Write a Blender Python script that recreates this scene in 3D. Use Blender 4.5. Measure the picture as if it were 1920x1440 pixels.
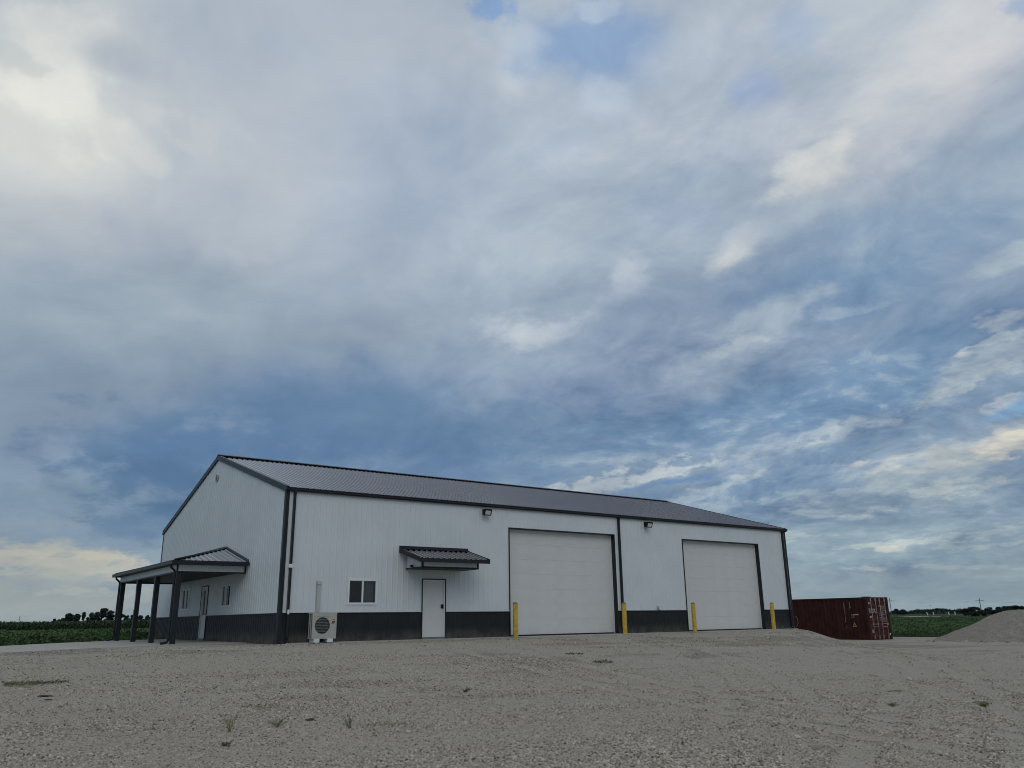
import bpy, bmesh, math, random
import numpy as np
from mathutils import Vector, Matrix

for o in list(bpy.data.objects):
    bpy.data.objects.remove(o)
scene = bpy.context.scene
COL = scene.collection
R = math.radians


def lin(c):
    return tuple(((x / 255 + .055) / 1.055) ** 2.4 if x > 10 else x / 255 / 12.92 for x in c)


# ------------------------------------------------------------------ camera
CAM = Vector((-10.1811, -27.251, .6335))
F_PX, PITCH, YAW, ROLL = 1509.69, .2838, -.6327, -.0135
cd = bpy.data.cameras.new('camera')
cam = bpy.data.objects.new('camera', cd)
COL.objects.link(cam)
scene.camera = cam
fw = Vector((math.sin(-YAW) * math.cos(PITCH), math.cos(YAW) * math.cos(PITCH), math.sin(PITCH)))
rt = fw.cross(Vector((0, 0, 1))).normalized()
up = rt.cross(fw)
r2 = rt * math.cos(ROLL) + up * math.sin(ROLL)
u2 = -rt * math.sin(ROLL) + up * math.cos(ROLL)
cam.matrix_world = Matrix(((r2.x, u2.x, -fw.x, CAM.x), (r2.y, u2.y, -fw.y, CAM.y), (r2.z, u2.z, -fw.z, CAM.z), (0, 0, 0, 1)))
cd.sensor_fit = 'HORIZONTAL'
cd.sensor_width = 36.0
cd.lens = 36.0 * F_PX / 1920
cd.clip_start = .1
cd.clip_end = 20000
scene.render.resolution_x, scene.render.resolution_y = 1024, 768

# ------------------------------------------------------------------ sky
# cloud banks by azimuth (degrees clockwise from +Y), elevation, half sizes, rotation, sRGB colour, cover
BRUSH = [
    (10.0, 29.4, 31.9, 17.0, 13, 183, 191, 200, 0.8),
    (2.6, 31.2, 10.0, 9.8, -52, 210, 213, 210, 0.85),
    (3.5, 32.0, 5.0, 3.6, -39, 230, 230, 224, 0.8),
    (1.2, 35.3, 4.3, 1.8, 1, 214, 216, 213, 0.6),
    (0.1, 32.9, 3.6, 0.9, 4, 190, 196, 197, 0.5),
    (6.6, 34.6, 4.0, 1.4, -7, 170, 180, 192, 0.6),
    (10.9, 31.2, 3.1, 1.4, -15, 205, 209, 210, 0.4),
    (11.1, 31.3, 2.0, 0.9, -25, 178, 186, 195, 0.4),
    (19.6, 37.6, 4.4, 2.0, -5, 172, 186, 200, 0.45),
    (29.7, 31.0, 12.6, 7.8, 15, 165, 180, 200, 0.65),
    (27.8, 35.7, 5.2, 2.0, 10, 184, 194, 207, 0.5),
    (36.8, 38.3, 4.1, 2.2, 65, 190, 200, 209, 0.6),
    (42.5, 39.0, 8.9, 3.9, -8, 130, 160, 199, 0.8),
    (35.3, 41.4, 2.5, 1.1, 0, 125, 160, 205, 0.8),
    (43.6, 35.1, 3.4, 2.1, -15, 180, 193, 210, 0.6),
    (43.5, 41.2, 2.7, 0.8, -4, 180, 195, 214, 0.5),
    (52.8, 37.3, 6.8, 2.7, 9, 182, 193, 206, 0.65),
    (55.1, 34.9, 3.2, 1.5, 0, 152, 170, 203, 0.75),
    (54.6, 32.0, 6.6, 2.0, 3, 184, 194, 207, 0.55),
    (58.5, 37.5, 2.4, 1.8, -16, 150, 170, 200, 0.5),
    (66.7, 31.4, 14.7, 5.5, 12, 193, 198, 205, 0.85),
    (71.2, 33.4, 5.4, 2.5, 9, 198, 200, 205, 0.6),
    (73.2, 34.7, 2.1, 0.9, -12, 146, 166, 198, 0.7),
    (60.0, 29.5, 4.9, 1.7, 21, 218, 219, 214, 0.85),
    (63.8, 24.4, 13.9, 3.7, 6, 134, 158, 182, 0.8),
    (59.4, 20.4, 13.1, 4.2, 6, 114, 143, 174, 0.85),
    (62.8, 15.3, 12.9, 4.4, 11, 110, 140, 173, 0.8),
    (70.8, 25.7, 4.4, 1.6, -4, 162, 178, 194, 0.55),
    (70.4, 20.6, 4.0, 1.3, 14, 170, 184, 194, 0.7),
    (52.5, 24.6, 3.7, 1.3, 26, 198, 204, 208, 0.65),
    (45.2, 23.8, 2.7, 1.5, 31, 192, 201, 211, 0.6),
    (43.0, 17.6, 13.3, 5.7, 11, 150, 167, 188, 0.7),
    (53.0, 18.3, 8.1, 1.8, 22, 170, 184, 198, 0.65),
    (37.9, 20.6, 4.8, 1.4, 6, 188, 198, 208, 0.55),
    (8.2, 17.5, 22.2, 7.4, 8, 138, 156, 172, 0.8),
    (4.2, 23.9, 9.8, 2.9, 4, 177, 185, 193, 0.5),
    (11.1, 20.7, 14.2, 2.4, 3, 158, 173, 186, 0.4),
    (26.2, 12.8, 23.4, 5.6, -2, 99, 128, 164, 0.92),
    (13.6, 10.3, 10.0, 3.8, -10, 90, 123, 160, 0.8),
    (47.3, 12.7, 9.8, 2.2, 5, 102, 131, 165, 0.8),
    (54.8, 13.8, 7.1, 2.2, 10, 106, 136, 172, 0.5),
    (6.6, 13.3, 9.6, 3.3, 15, 135, 152, 169, 0.7),
    (7.0, 7.8, 5.8, 1.6, 3, 118, 140, 160, 0.6),
    (12.1, 6.1, 6.3, 1.5, 2, 98, 127, 157, 0.7),
    (5.2, 5.8, 4.1, 0.8, 6, 138, 156, 168, 0.6),
    (7.5, 3.6, 7.5, 1.4, -5, 178, 179, 170, 0.9),
    (6.6, 1.6, 9.5, 1.9, 0, 158, 166, 166, 0.75),
    (54.2, 8.1, 16.7, 2.5, 9, 120, 147, 177, 0.65),
    (41.9, 9.2, 7.6, 0.9, 11, 180, 189, 194, 0.8),
    (52.6, 10.1, 5.7, 0.8, 11, 150, 168, 188, 0.6),
    (49.8, 6.9, 4.3, 0.6, 6, 158, 174, 186, 0.6),
    (68.5, 11.8, 2.3, 0.6, 6, 122, 164, 202, 0.75),
    (67.9, 14.5, 4.4, 1.4, 16, 172, 184, 192, 0.7),
    (65.6, 9.4, 7.2, 1.5, 10, 178, 186, 188, 0.8),
    (68.3, 10.0, 2.9, 0.9, 11, 196, 195, 188, 0.7),
    (59.4, 11.9, 4.0, 0.7, 15, 170, 183, 194, 0.6),
    (62.3, 7.2, 9.9, 1.3, 4, 148, 166, 178, 0.6),
    (58.7, 3.7, 13.4, 2.0, 0, 134, 157, 171, 0.6),
    (62.9, 0.8, 12.3, 1.6, -1, 136, 156, 166, 0.7),
    (47.8, 18.8, 5.0, 1.9, 24, 165, 180, 195, 0.5),
    (54.7, 19.6, 4.7, 1.5, 23, 168, 183, 195, 0.6),
    (52.6, 18.0, 2.2, 0.7, 19, 186, 196, 202, 0.6),
    (60.3, 19.2, 2.7, 0.5, -4, 152, 172, 190, 0.6),
    (69.2, 16.9, 2.0, 0.5, 5, 190, 197, 200, 0.6),
    (66.9, 15.3, 1.1, 0.6, 47, 200, 206, 206, 0.7),
    (68.4, 15.7, 2.9, 0.6, 12, 182, 192, 197, 0.7),
    (67.2, 13.8, 4.2, 0.6, 11, 174, 186, 192, 0.7),
    (67.8, 12.1, 1.4, 0.4, 6, 184, 191, 194, 0.65),
    (52.0, 12.8, 1.6, 0.3, 11, 168, 183, 198, 0.7),
    (56.4, 13.1, 9.0, 1.2, 9, 106, 136, 168, 0.6),
    (61.6, 13.9, 7.8, 1.2, 9, 108, 138, 170, 0.6),
    (57.5, 11.9, 3.4, 0.6, 18, 174, 187, 197, 0.6),
    (54.5, 11.7, 3.9, 0.6, 8, 152, 170, 190, 0.6),
    (59.5, 10.8, 9.2, 0.7, 7, 118, 146, 174, 0.6),
    (41.6, 11.2, 5.7, 0.6, 1, 152, 169, 185, 0.6),
    (46.4, 10.1, 3.7, 0.6, 11, 172, 184, 195, 0.7),
    (47.5, 9.4, 5.2, 0.4, 9, 108, 140, 180, 0.75),
    (51.4, 8.9, 3.9, 0.5, 9, 167, 182, 192, 0.7),
    (48.8, 7.9, 2.6, 0.4, 17, 167, 182, 192, 0.6),
    (58.4, 9.1, 5.0, 0.5, 6, 162, 178, 192, 0.65),
    (59.7, 9.3, 1.1, 0.3, 22, 198, 199, 196, 0.7),
    (56.0, 8.8, 8.2, 0.5, 4, 116, 145, 175, 0.5),
    (68.3, 10.1, 2.0, 0.4, 18, 206, 205, 196, 0.75),
    (67.1, 9.3, 1.7, 0.4, 8, 200, 200, 191, 0.7),
    (65.0, 7.5, 3.3, 0.6, 4, 178, 188, 190, 0.7),
    (62.4, 8.3, 5.0, 0.4, 2, 134, 157, 174, 0.5),
    (57.2, 7.5, 5.3, 0.4, 3, 160, 176, 188, 0.65),
    (56.7, 6.5, 2.0, 0.4, 2, 174, 186, 192, 0.65),
    (59.6, 6.3, 1.9, 0.3, 7, 172, 184, 190, 0.65),
    (62.7, 6.0, 4.9, 0.3, 1, 128, 152, 170, 0.5),
    (55.5, 5.0, 2.7, 0.3, 1, 162, 177, 184, 0.65),
    (61.5, 4.2, 4.3, 0.3, 1, 167, 180, 184, 0.7),
    (60.9, 3.9, 1.4, 0.2, 1, 180, 183, 178, 0.7),
    (66.3, 4.6, 4.5, 0.3, 2, 162, 176, 183, 0.65),
    (65.3, 3.8, 5.1, 0.2, 0, 160, 174, 180, 0.6),
    (59.3, 2.8, 2.2, 0.2, -2, 167, 178, 182, 0.7),
    (60.0, 2.7, 0.9, 0.1, -2, 182, 182, 177, 0.7),
    (64.6, 2.6, 3.1, 0.2, -2, 157, 172, 178, 0.6),
    (5.2, 4.2, 2.5, 0.3, -4, 186, 184, 172, 0.6),
    (9.7, 4.0, 2.7, 0.4, -3, 190, 187, 174, 0.6),
    (7.5, 4.1, 0.9, 0.2, 1, 150, 160, 166, 0.6),
    (7.0, 3.2, 5.7, 0.4, 1, 172, 176, 170, 0.6),
    (7.4, 2.5, 6.2, 0.3, 1, 150, 162, 168, 0.6),
    (9.2, 2.0, 4.1, 0.3, 0, 168, 174, 172, 0.6),
    (50.3, 29.8, 6.4, 1.4, 6, 172, 187, 204, 0.5),
    (48.5, 27.5, 4.8, 2.1, -6, 158, 174, 198, 0.5),
    (57.4, 26.7, 5.0, 1.4, 19, 178, 190, 202, 0.5),
    (40.0, 33.1, 4.3, 1.7, -10, 170, 184, 203, 0.5),
    (15.6, 29.3, 5.1, 2.5, -17, 186, 193, 200, 0.4),
    (8.3, 29.0, 4.0, 1.3, -17, 206, 209, 208, 0.5),
    (16.5, 10.9, 12.4, 3.0, -1, 91, 122, 157, 0.65),
    (30.8, 13.6, 17.8, 2.8, -2, 103, 131, 161, 0.6),
    (38.5, 11.9, 14.7, 1.1, 3, 100, 129, 162, 0.55),
    (53.8, 14.6, 9.4, 1.8, 11, 112, 141, 172, 0.5),
    (38.3, 20.8, 2.8, 0.8, 8, 190, 199, 208, 0.3),
    (45.4, 24.2, 2.3, 1.1, 32, 188, 198, 209, 0.25),
    (52.6, 24.7, 2.2, 0.7, 26, 204, 208, 210, 0.4),
    (59.6, 29.7, 3.8, 1.3, 21, 214, 216, 214, 0.5),
    (37.1, 39.9, 2.7, 1.6, -7, 186, 197, 208, 0.5),
    (43.6, 35.5, 2.6, 1.4, -16, 186, 198, 212, 0.5),
    (12.1, 8.8, 6.1, 2.2, -6, 88, 118, 151, 0.7),
]

SUN_AZ, SUN_EL = 205., 38.          # veiled sun behind the camera
world = bpy.data.worlds.new('World')
scene.world = world
world.use_nodes = True
wt = world.node_tree
wt.nodes.clear()


def N(t, kind, **kw):
    n = t.nodes.new(kind)
    for k, v in kw.items():
        if k.startswith('i_'):
            n.inputs[k[2:].replace('_', ' ')].default_value = v
        elif k.startswith('n_'):
            n.inputs[int(k[2:])].default_value = v
        else:
            setattr(n, k, v)
    return n


def math_n(t, op, a, b=None, c=None, clamp=False):
    n = N(t, 'ShaderNodeMath', operation=op, use_clamp=clamp)
    for i, x in enumerate((a, b, c)):
        if x is None:
            continue
        if isinstance(x, (int, float)):
            n.inputs[i].default_value = x
        else:
            t.links.new(x, n.inputs[i])
    return n.outputs[0]


def vmath(t, op, a, b):
    n = N(t, 'ShaderNodeVectorMath', operation=op)
    for i, x in enumerate((a, b)):
        if isinstance(x, (tuple, list)):
            n.inputs[i].default_value = x
        elif x is not None:
            t.links.new(x, n.inputs[i])
    return n.outputs['Vector'] if op != 'LENGTH' else n.outputs['Value']


def mapr(t, v, a, b, c, d, smooth=True):
    n = N(t, 'ShaderNodeMapRange', interpolation_type='SMOOTHSTEP' if smooth else 'LINEAR')
    t.links.new(v, n.inputs[0])
    for i, x in enumerate((a, b, c, d)):
        n.inputs[1 + i].default_value = x
    return n.outputs[0]


def mixc(t, fac, a, b, mode='MIX'):
    n = N(t, 'ShaderNodeMix', data_type='RGBA', blend_type=mode)
    for i, x in ((0, fac), (6, a), (7, b)):
        if isinstance(x, (int, float)):
            n.inputs[i].default_value = x
        elif isinstance(x, (tuple, list)):
            n.inputs[i].default_value = tuple(x) + ((1,) if len(x) == 3 else ())
        else:
            t.links.new(x, n.inputs[i])
    return n.outputs[2]


def noise(t, vec, scale, detail=4, rough=.55, out=0, dim='3D', **kw):
    n = N(t, 'ShaderNodeTexNoise', noise_dimensions=dim)
    n.inputs['Scale'].default_value = scale
    n.inputs['Detail'].default_value = detail
    n.inputs['Roughness'].default_value = rough
    for k, v in kw.items():
        n.inputs[k.capitalize()].default_value = v
    if vec is not None:
        t.links.new(vec, n.inputs['Vector'])
    return n.outputs[out]


tc = N(wt, 'ShaderNodeTexCoord').outputs['Generated']
sx = N(wt, 'ShaderNodeSeparateXYZ')
wt.links.new(tc, sx.inputs[0])
X, Y, Z = sx.outputs
az = math_n(wt, 'MULTIPLY', math_n(wt, 'ARCTAN2', X, Y), 180 / math.pi)
el = math_n(wt, 'MULTIPLY', math_n(wt, 'ARCSINE', Z), 180 / math.pi)
cm = N(wt, 'ShaderNodeCombineXYZ')
wt.links.new(az, cm.inputs[0])
wt.links.new(el, cm.inputs[1])
# cloud-layer coordinates: where the view ray meets a flat cloud deck
zz = math_n(wt, 'MAXIMUM', math_n(wt, 'ADD', Z, .30), .10)
px_ = math_n(wt, 'DIVIDE', X, zz)
py_ = math_n(wt, 'DIVIDE', Y, zz)
cp = N(wt, 'ShaderNodeCombineXYZ')
wt.links.new(px_, cp.inputs[0])
wt.links.new(py_, cp.inputs[1])
deck = N(wt, 'ShaderNodeMapping')
deck.inputs['Rotation'].default_value = (0, 0, R(18))
deck.inputs['Scale'].default_value = (1.0, .82, 1)
wt.links.new(cp.outputs[0], deck.inputs['Vector'])
deck = deck.outputs[0]
# ragged edges: the bank positions are warped by turbulence
w1 = noise(wt, deck, 2.4, 3, .45, out=1)
w2 = noise(wt, deck, 7.0, 5, .5, out=1)
warp = vmath(wt, 'ADD', vmath(wt, 'MULTIPLY', vmath(wt, 'SUBTRACT', w1, (.5, .5, .5)), (4.5, 3.2, 0)),
             vmath(wt, 'MULTIPLY', vmath(wt, 'SUBTRACT', w2, (.5, .5, .5)), (3, 2.2, 0)))
sq = N(wt, 'ShaderNodeCombineXYZ')          # less warp close to the horizon
hz = mapr(wt, el, 0, 18, .2, 1)
for i in range(3):
    wt.links.new(hz, sq.inputs[i])
warp = vmath(wt, 'MULTIPLY', warp, sq.outputs[0])
pos = vmath(wt, 'ADD', cm.outputs[0], warp)

sky = N(wt, 'ShaderNodeTexSky', sky_type='NISHITA')
sky.sun_disc = False
wt.links.new(tc, sky.inputs['Vector'])
sky.sun_elevation = R(SUN_EL)
sky.sun_rotation = R(SUN_AZ)
ramp = N(wt, 'ShaderNodeValToRGB')
wt.links.new(mapr(wt, el, 0, 60, 0, 1, False), ramp.inputs[0])
stops = [(0, (142, 157, 164)), (.1, (128, 150, 171)), (.25, (134, 154, 177)), (.42, (164, 179, 195)), (.7, (180, 191, 203)), (1, (184, 193, 203))]
er = ramp.color_ramp.elements
while len(er) < len(stops):
    er.new(.5)
for e, (p, c_) in zip(er, stops):
    e.position = p
    e.color = lin(c_) + (1,)
col = mixc(wt, .93, mixc(wt, 1.0, sky.outputs[0], (.05, .05, .05), 'MULTIPLY'), ramp.outputs[0])
edge_n = noise(wt, deck, 10.0, 6, .58)
edge = math_n(wt, 'MULTIPLY', math_n(wt, 'SUBTRACT', edge_n, .5), 2.4)
edge3 = math_n(wt, 'MULTIPLY', math_n(wt, 'SUBTRACT', noise(wt, deck, 19.0, 5, .6), .5), 3.6)
edge2 = math_n(wt, 'MULTIPLY', math_n(wt, 'SUBTRACT', noise(wt, deck, 5.0, 6, .55), .5), 1.5)
for (a_, e_, sa, se, ro, r_, g_, b_, w_) in BRUSH:
    # (the tiny term only makes the node compiler take the banks one after the other)
    dt = N(wt, 'ShaderNodeVectorMath', operation='DOT_PRODUCT')
    wt.links.new(col, dt.inputs[0])
    dt.inputs[1].default_value = (1e-6, 0, 0)
    m = N(wt, 'ShaderNodeMapping', vector_type='TEXTURE')
    m.inputs['Location'].default_value = (a_, e_, 0)
    m.inputs['Rotation'].default_value = (0, 0, R(ro))
    m.inputs['Scale'].default_value = (sa, se, 1)
    wt.links.new(vmath(wt, 'ADD', pos, dt.outputs['Value']), m.inputs['Vector'])
    ln_ = math_n(wt, 'ADD', vmath(wt, 'LENGTH', m.outputs[0], None), edge3 if se < 1.3 else edge if se < 4 else edge2)
    f_ = mapr(wt, ln_, *((.28, 1.05) if se < 2.2 else (.15, 1.15)), w_, 0)
    col = mixc(wt, f_, col, lin((r_, g_, b_)))
# small-scale cloud texture over everything: billows with shaded undersides
lump = noise(wt, deck, 2.3, 2, .5, out=1)
dd = vmath(wt, 'ADD', deck, vmath(wt, 'MULTIPLY', vmath(wt, 'SUBTRACT', lump, (.5, .5, .5)), (.30, .30, 0)))
d1 = noise(wt, dd, 3.0, 5, .45)
d2 = noise(wt, dd, 7.5, 6, .56)
side = math_n(wt, 'MULTIPLY', mapr(wt, az, 18, 46, .6, 1), math_n(wt, 'ADD', 1.0, math_n(wt, 'MULTIPLY', mapr(wt, az, 36, 55, 0, .7), mapr(wt, el, 24, 12, 0, 1))))
low = mapr(wt, el, .3, 5, .25, 1)
side = math_n(wt, 'MULTIPLY', side, low)
d1c = math_n(wt, 'SUBTRACT', d1, .5)
d2c = math_n(wt, 'SUBTRACT', d2, .5)
det = math_n(wt, 'ADD', math_n(wt, 'MULTIPLY', d1c, .95), math_n(wt, 'MULTIPLY', d2c, .5))
d3 = noise(wt, dd, 21.0, 5, .6)
d3c = math_n(wt, 'MULTIPLY', math_n(wt, 'SUBTRACT', d3, .5), math_n(wt, 'MULTIPLY', mapr(wt, az, 15, 45, .16, .40), mapr(wt, el, 38, 15, .6, 1)))
det = math_n(wt, 'MULTIPLY', math_n(wt, 'ADD', det, d3c), side)
gain = math_n(wt, 'ADD', 1.0, det)
gg = N(wt, 'ShaderNodeCombineXYZ')
wt.links.new(math_n(wt, 'ADD', 1.0, math_n(wt, 'MULTIPLY', det, 1.2)), gg.inputs[0])
wt.links.new(gain, gg.inputs[1])
wt.links.new(math_n(wt, 'ADD', 1.0, math_n(wt, 'MULTIPLY', det, .68)), gg.inputs[2])
col = vmath(wt, 'MULTIPLY', col, gg.outputs[0])
# sunlit cloud crests
cd_ = math_n(wt, 'ADD', math_n(wt, 'MULTIPLY', d2, .6), math_n(wt, 'MULTIPLY', d3, .4))
crest = math_n(wt, 'MULTIPLY', mapr(wt, cd_, .50, .63, 0, .55), mapr(wt, d1, .46, .60, 0, 1))
crest = math_n(wt, 'MULTIPLY', crest, math_n(wt, 'MULTIPLY', mapr(wt, az, 34, 56, .05, 1), math_n(wt, 'MULTIPLY', mapr(wt, el, 33, 10, .3, .5), mapr(wt, el, 3, 8, .1, 1))))
col = mixc(wt, crest, col, lin((200, 203, 199)))
bg = N(wt, 'ShaderNodeBackground')
bg.inputs['Strength'].default_value = .1
wt.links.new(vmath(wt, 'MULTIPLY', col, (10, 10, 10)), bg.inputs['Color'])
wo = N(wt, 'ShaderNodeOutputWorld')
wt.links.new(bg.outputs[0], wo.inputs[0])
world.cycles.sampling_method = 'MANUAL'
world.cycles.sample_map_resolution = 512

# ------------------------------------------------------------------ sun
sl = bpy.data.lights.new('sun', 'SUN')
sl.energy = .5
sl.angle = R(35)
sl.color = (1.0, .97, .93)
so = bpy.data.objects.new('sun', sl)
COL.objects.link(so)
so.location = (-20, -40, 60)
sd = Vector((math.sin(R(SUN_AZ)) * math.cos(R(SUN_EL)), math.cos(R(SUN_AZ)) * math.cos(R(SUN_EL)), math.sin(R(SUN_EL))))
so.rotation_euler = (-sd).to_track_quat('-Z', 'Y').to_euler()
vs = scene.view_settings
vs.view_transform = 'Standard'
vs.look = 'None'
vs.exposure = 0
vs.gamma = 1
vs.use_curve_mapping = False
scene.render.engine = 'CYCLES'
scene.cycles.max_bounces = 6
scene.cycles.filter_width = 1.0
scene.cycles.use_adaptive_sampling = True
scene.cycles.adaptive_threshold = .015
scene.cycles.adaptive_min_samples = 10

# ------------------------------------------------------------------ helpers
def mat(name, rgb, rough=.6, metal=0., var=0., vscale=3., bump=0., bscale=60., coat=0., spec=.5, isl=0., tint=None):
    m = bpy.data.materials.new(name)
    m.use_nodes = True
    t = m.node_tree
    b = t.nodes['Principled BSDF']
    b.inputs['Roughness'].default_value = rough
    b.inputs['Metallic'].default_value = metal
    b.inputs['Specular IOR Level'].default_value = spec
    b.inputs['Coat Weight'].default_value = coat
    b.inputs['Coat Roughness'].default_value = .15
    b.inputs['Base Color'].default_value = tuple(rgb) + (1,)
    co = N(t, 'ShaderNodeTexCoord').outputs['Object']
    c = None
    if var:
        n1 = noise(t, co, vscale, 6, .6)
        c = mixc(t, mapr(t, n1, .3, .7, 0, 1), tuple(x * (1 - var) for x in rgb), tuple(min(1, x * (1 + var)) for x in (tint or rgb)))
    if isl:
        g = N(t, 'ShaderNodeNewGeometry').outputs['Random Per Island']
        k = N(t, 'ShaderNodeCombineXYZ')
        v = mapr(t, g, 0, 1, 1 - isl, 1 + isl, False)
        for i in range(3):
            t.links.new(v, k.inputs[i])
        c = vmath(t, 'MULTIPLY', c if c is not None else tuple(rgb), k.outputs[0])
    if c is not None:
        t.links.new(c, b.inputs['Base Color'])
    if bump:
        n2 = noise(t, co, bscale, 4, .6)
        bp = N(t, 'ShaderNodeBump')
        bp.inputs['Strength'].default_value = 1
        bp.inputs['Distance'].default_value = bump
        t.links.new(n2, bp.inputs['Height'])
        t.links.new(bp.outputs[0], b.inputs['Normal'])
    return m


class MB:
    def __init__(s):
        s.v, s.f, s.m = [], [], []

    def face(s, pts, mi=0):
        k = len(s.v)
        s.v += [tuple(p) for p in pts]
        s.f.append(tuple(range(k, k + len(pts))))
        s.m.append(mi)

    def box(s, x0, x1, y0, y1, z0, z1, mi=0):
        k = len(s.v)
        s.v += [(x, y, z) for z in (z0, z1) for y in (y0, y1) for x in (x0, x1)]
        for q in ((0, 2, 3, 1), (4, 5, 7, 6), (0, 1, 5, 4), (1, 3, 7, 5), (3, 2, 6, 7), (2, 0, 4, 6)):
            s.f.append(tuple(k + i for i in q))
            s.m.append(mi)

    def loft(s, rings, mi=0, cap=True, closed=True):
        k = len(s.v)
        n = len(rings[0])
        for r in rings:
            s.v += [tuple(p) for p in r]
        for i in range(len(rings) - 1):
            for j in range(n if closed else n - 1):
                a, b = k + i * n + j, k + i * n + (j + 1) % n
                s.f.append((a, b, b + n, a + n))
                s.m.append(mi)
        if cap and closed:
            s.f.append(tuple(range(k, k + n))[::-1])
            s.f.append(tuple(range(k + (len(rings) - 1) * n, k + len(rings) * n)))
            s.m += [mi, mi]

    def tube(s, path, rad, n=8, mi=0, square=False):
        rings = []
        P = [Vector(p) for p in path]
        for i, p in enumerate(P):
            d = (P[min(i + 1, len(P) - 1)] - P[max(i - 1, 0)]).normalized()
            a = Vector((0, 0, 1)) if abs(d.z) < .9 else Vector((1, 0, 0))
            u = d.cross(a).normalized()
            w = d.cross(u)
            r = rad[i] if isinstance(rad, (list, tuple)) else rad
            if square:
                hx, hy = square
                # section fixed to the wall: width along u, depth along w
                rings.append([p + u * sx_ * hx + w * sy_ * hy for sx_, sy_ in ((-1, -1), (1, -1), (1, 1), (-1, 1))])
            else:
                rings.append([p + (u * math.cos(t) + w * math.sin(t)) * r for t in [2 * math.pi * j / n for j in range(n)]])
        s.loft(rings, mi)

    def mesh(s, name, mats, smooth=False):
        me = bpy.data.meshes.new(name)
        me.from_pydata(s.v, [], s.f)
        for m in (mats if isinstance(mats, (list, tuple)) else [mats]):
            me.materials.append(m)
        if any(s.m):
            me.polygons.foreach_set('material_index', s.m)
        if smooth:
            me.polygons.foreach_set('use_smooth', [True] * len(me.polygons))
        bm = bmesh.new()
        bm.from_mesh(me)
        bmesh.ops.recalc_face_normals(bm, faces=bm.faces)
        bm.to_mesh(me)
        bm.free()
        return me

    def build(s, name, mats, parent=None, smooth=False, **tags):
        return link(name, s.mesh(name, mats, smooth), parent, **tags)


def link(name, me, parent=None, loc=(0, 0, 0), rotz=0, label=None, cat=None, group=None, kind=None):
    o = bpy.data.objects.new(name, me)
    COL.objects.link(o)
    o.location = loc
    o.rotation_euler = (0, 0, rotz)
    if parent:
        o.parent = parent
    for k, v in (('label', label), ('category', cat), ('group', group), ('kind', kind)):
        if v:
            o[k] = v
    return o


def thing(name, loc, label, cat, group=None, rotz=0):
    return link(name, None, None, loc, rotz, label, cat, group)


def dup(root, loc, rotz=None, label=None):
    def cp_(o, par):
        c = o.copy()
        COL.objects.link(c)
        c.parent = par
        for ch in [x for x in bpy.data.objects if x.parent == o]:
            cp_(ch, c)
        return c
    r = cp_(root, None)
    r.location = loc
    if rotz is not None:
        r.rotation_euler = (0, 0, rotz)
    if label:
        r['label'] = label
    return r


def bevel(o, w, seg=2):
    bm = bmesh.new()
    bm.from_mesh(o.data)
    bmesh.ops.remove_doubles(bm, verts=bm.verts, dist=1e-5)
    bmesh.ops.bevel(bm, geom=bm.edges, offset=w, segments=seg, affect='EDGES', profile=.7)
    bm.to_mesh(o.data)
    bm.free()


def text(name, s, size, m, parent, loc, rot, ext=.003, align='LEFT', vertical=False, sx_=1, kind=None):
    cu = bpy.data.curves.new(name, 'FONT')
    cu.body = '\n'.join(s) if vertical else s
    cu.size = size
    cu.extrude = ext
    cu.align_x = align
    cu.space_line = .82
    cu.resolution_u = 3
    tmp = bpy.data.objects.new(name, cu)
    COL.objects.link(tmp)
    bpy.context.view_layer.update()
    me = bpy.data.meshes.new_from_object(tmp.evaluated_get(bpy.context.evaluated_depsgraph_get()))
    bpy.data.objects.remove(tmp)
    me.materials.clear()
    me.materials.append(m)
    o = link(name, me, parent, loc)
    o.rotation_euler = rot
    o.scale = (sx_, 1, 1)
    return o


rng = np.random.default_rng(7)

# ------------------------------------------------------------------ materials
M = {}
def dusty(m, dust, top):
    # road dust thrown up against the foot of the wall, in uneven splashes
    t = m.node_tree
    b = t.nodes['Principled BSDF']
    co = N(t, 'ShaderNodeTexCoord').outputs['Object']
    s = N(t, 'ShaderNodeSeparateXYZ')
    t.links.new(co, s.inputs[0])
    f = math_n(t, 'MULTIPLY', mapr(t, s.outputs[2], -.05, top, .55, 0), mapr(t, noise(t, co, 1.7, 6, .65), .3, .7, .1, 1))
    old = b.inputs['Base Color'].links[0].from_socket
    t.links.new(mixc(t, f, old, dust), b.inputs['Base Color'])


M['white'] = mat('white_painted_steel', (.62, .66, .67), .42, var=.035, vscale=.8, bump=.0012, bscale=9)
M['dark'] = mat('charcoal_painted_steel', (.021, .024, .0255), .48, var=.12, vscale=1.2, bump=.001, bscale=9, spec=.2)
dusty(M['dark'], (.16, .148, .125), .42)
M['trim'] = mat('charcoal_trim', (.019, .0225, .026), .4, var=.1, vscale=2, spec=.24)
M['roof'] = mat('charcoal_roof_steel', (.115, .104, .118), .10, metal=1., var=.08, vscale=.7, bump=.0003, bscale=5, spec=1., coat=1.)
M['roof'].node_tree.nodes['Principled BSDF'].inputs['Coat Roughness'].default_value = .05
M['door'] = mat('white_door_paint', (.62, .62, .595), .5, var=.03, vscale=2, bump=.0008, bscale=120)
M['vinyl'] = mat('white_vinyl', (.72, .74, .74), .4, var=.03)
M['seal'] = mat('black_rubber', (.012, .012, .013), .7, var=.1)
M['black'] = mat('black_plastic', (.010, .011, .012), .5, var=.1, spec=.15)
M['lens'] = mat('frosted_lamp_lens', (.62, .60, .58), .25, var=.05, vscale=8)
M['beige'] = mat('beige_enamel', (.43, .42, .375), .5, var=.06, vscale=3)
M['beige_dk'] = mat('grey_conduit_plastic', (.43, .44, .43), .5, var=.04)
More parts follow.
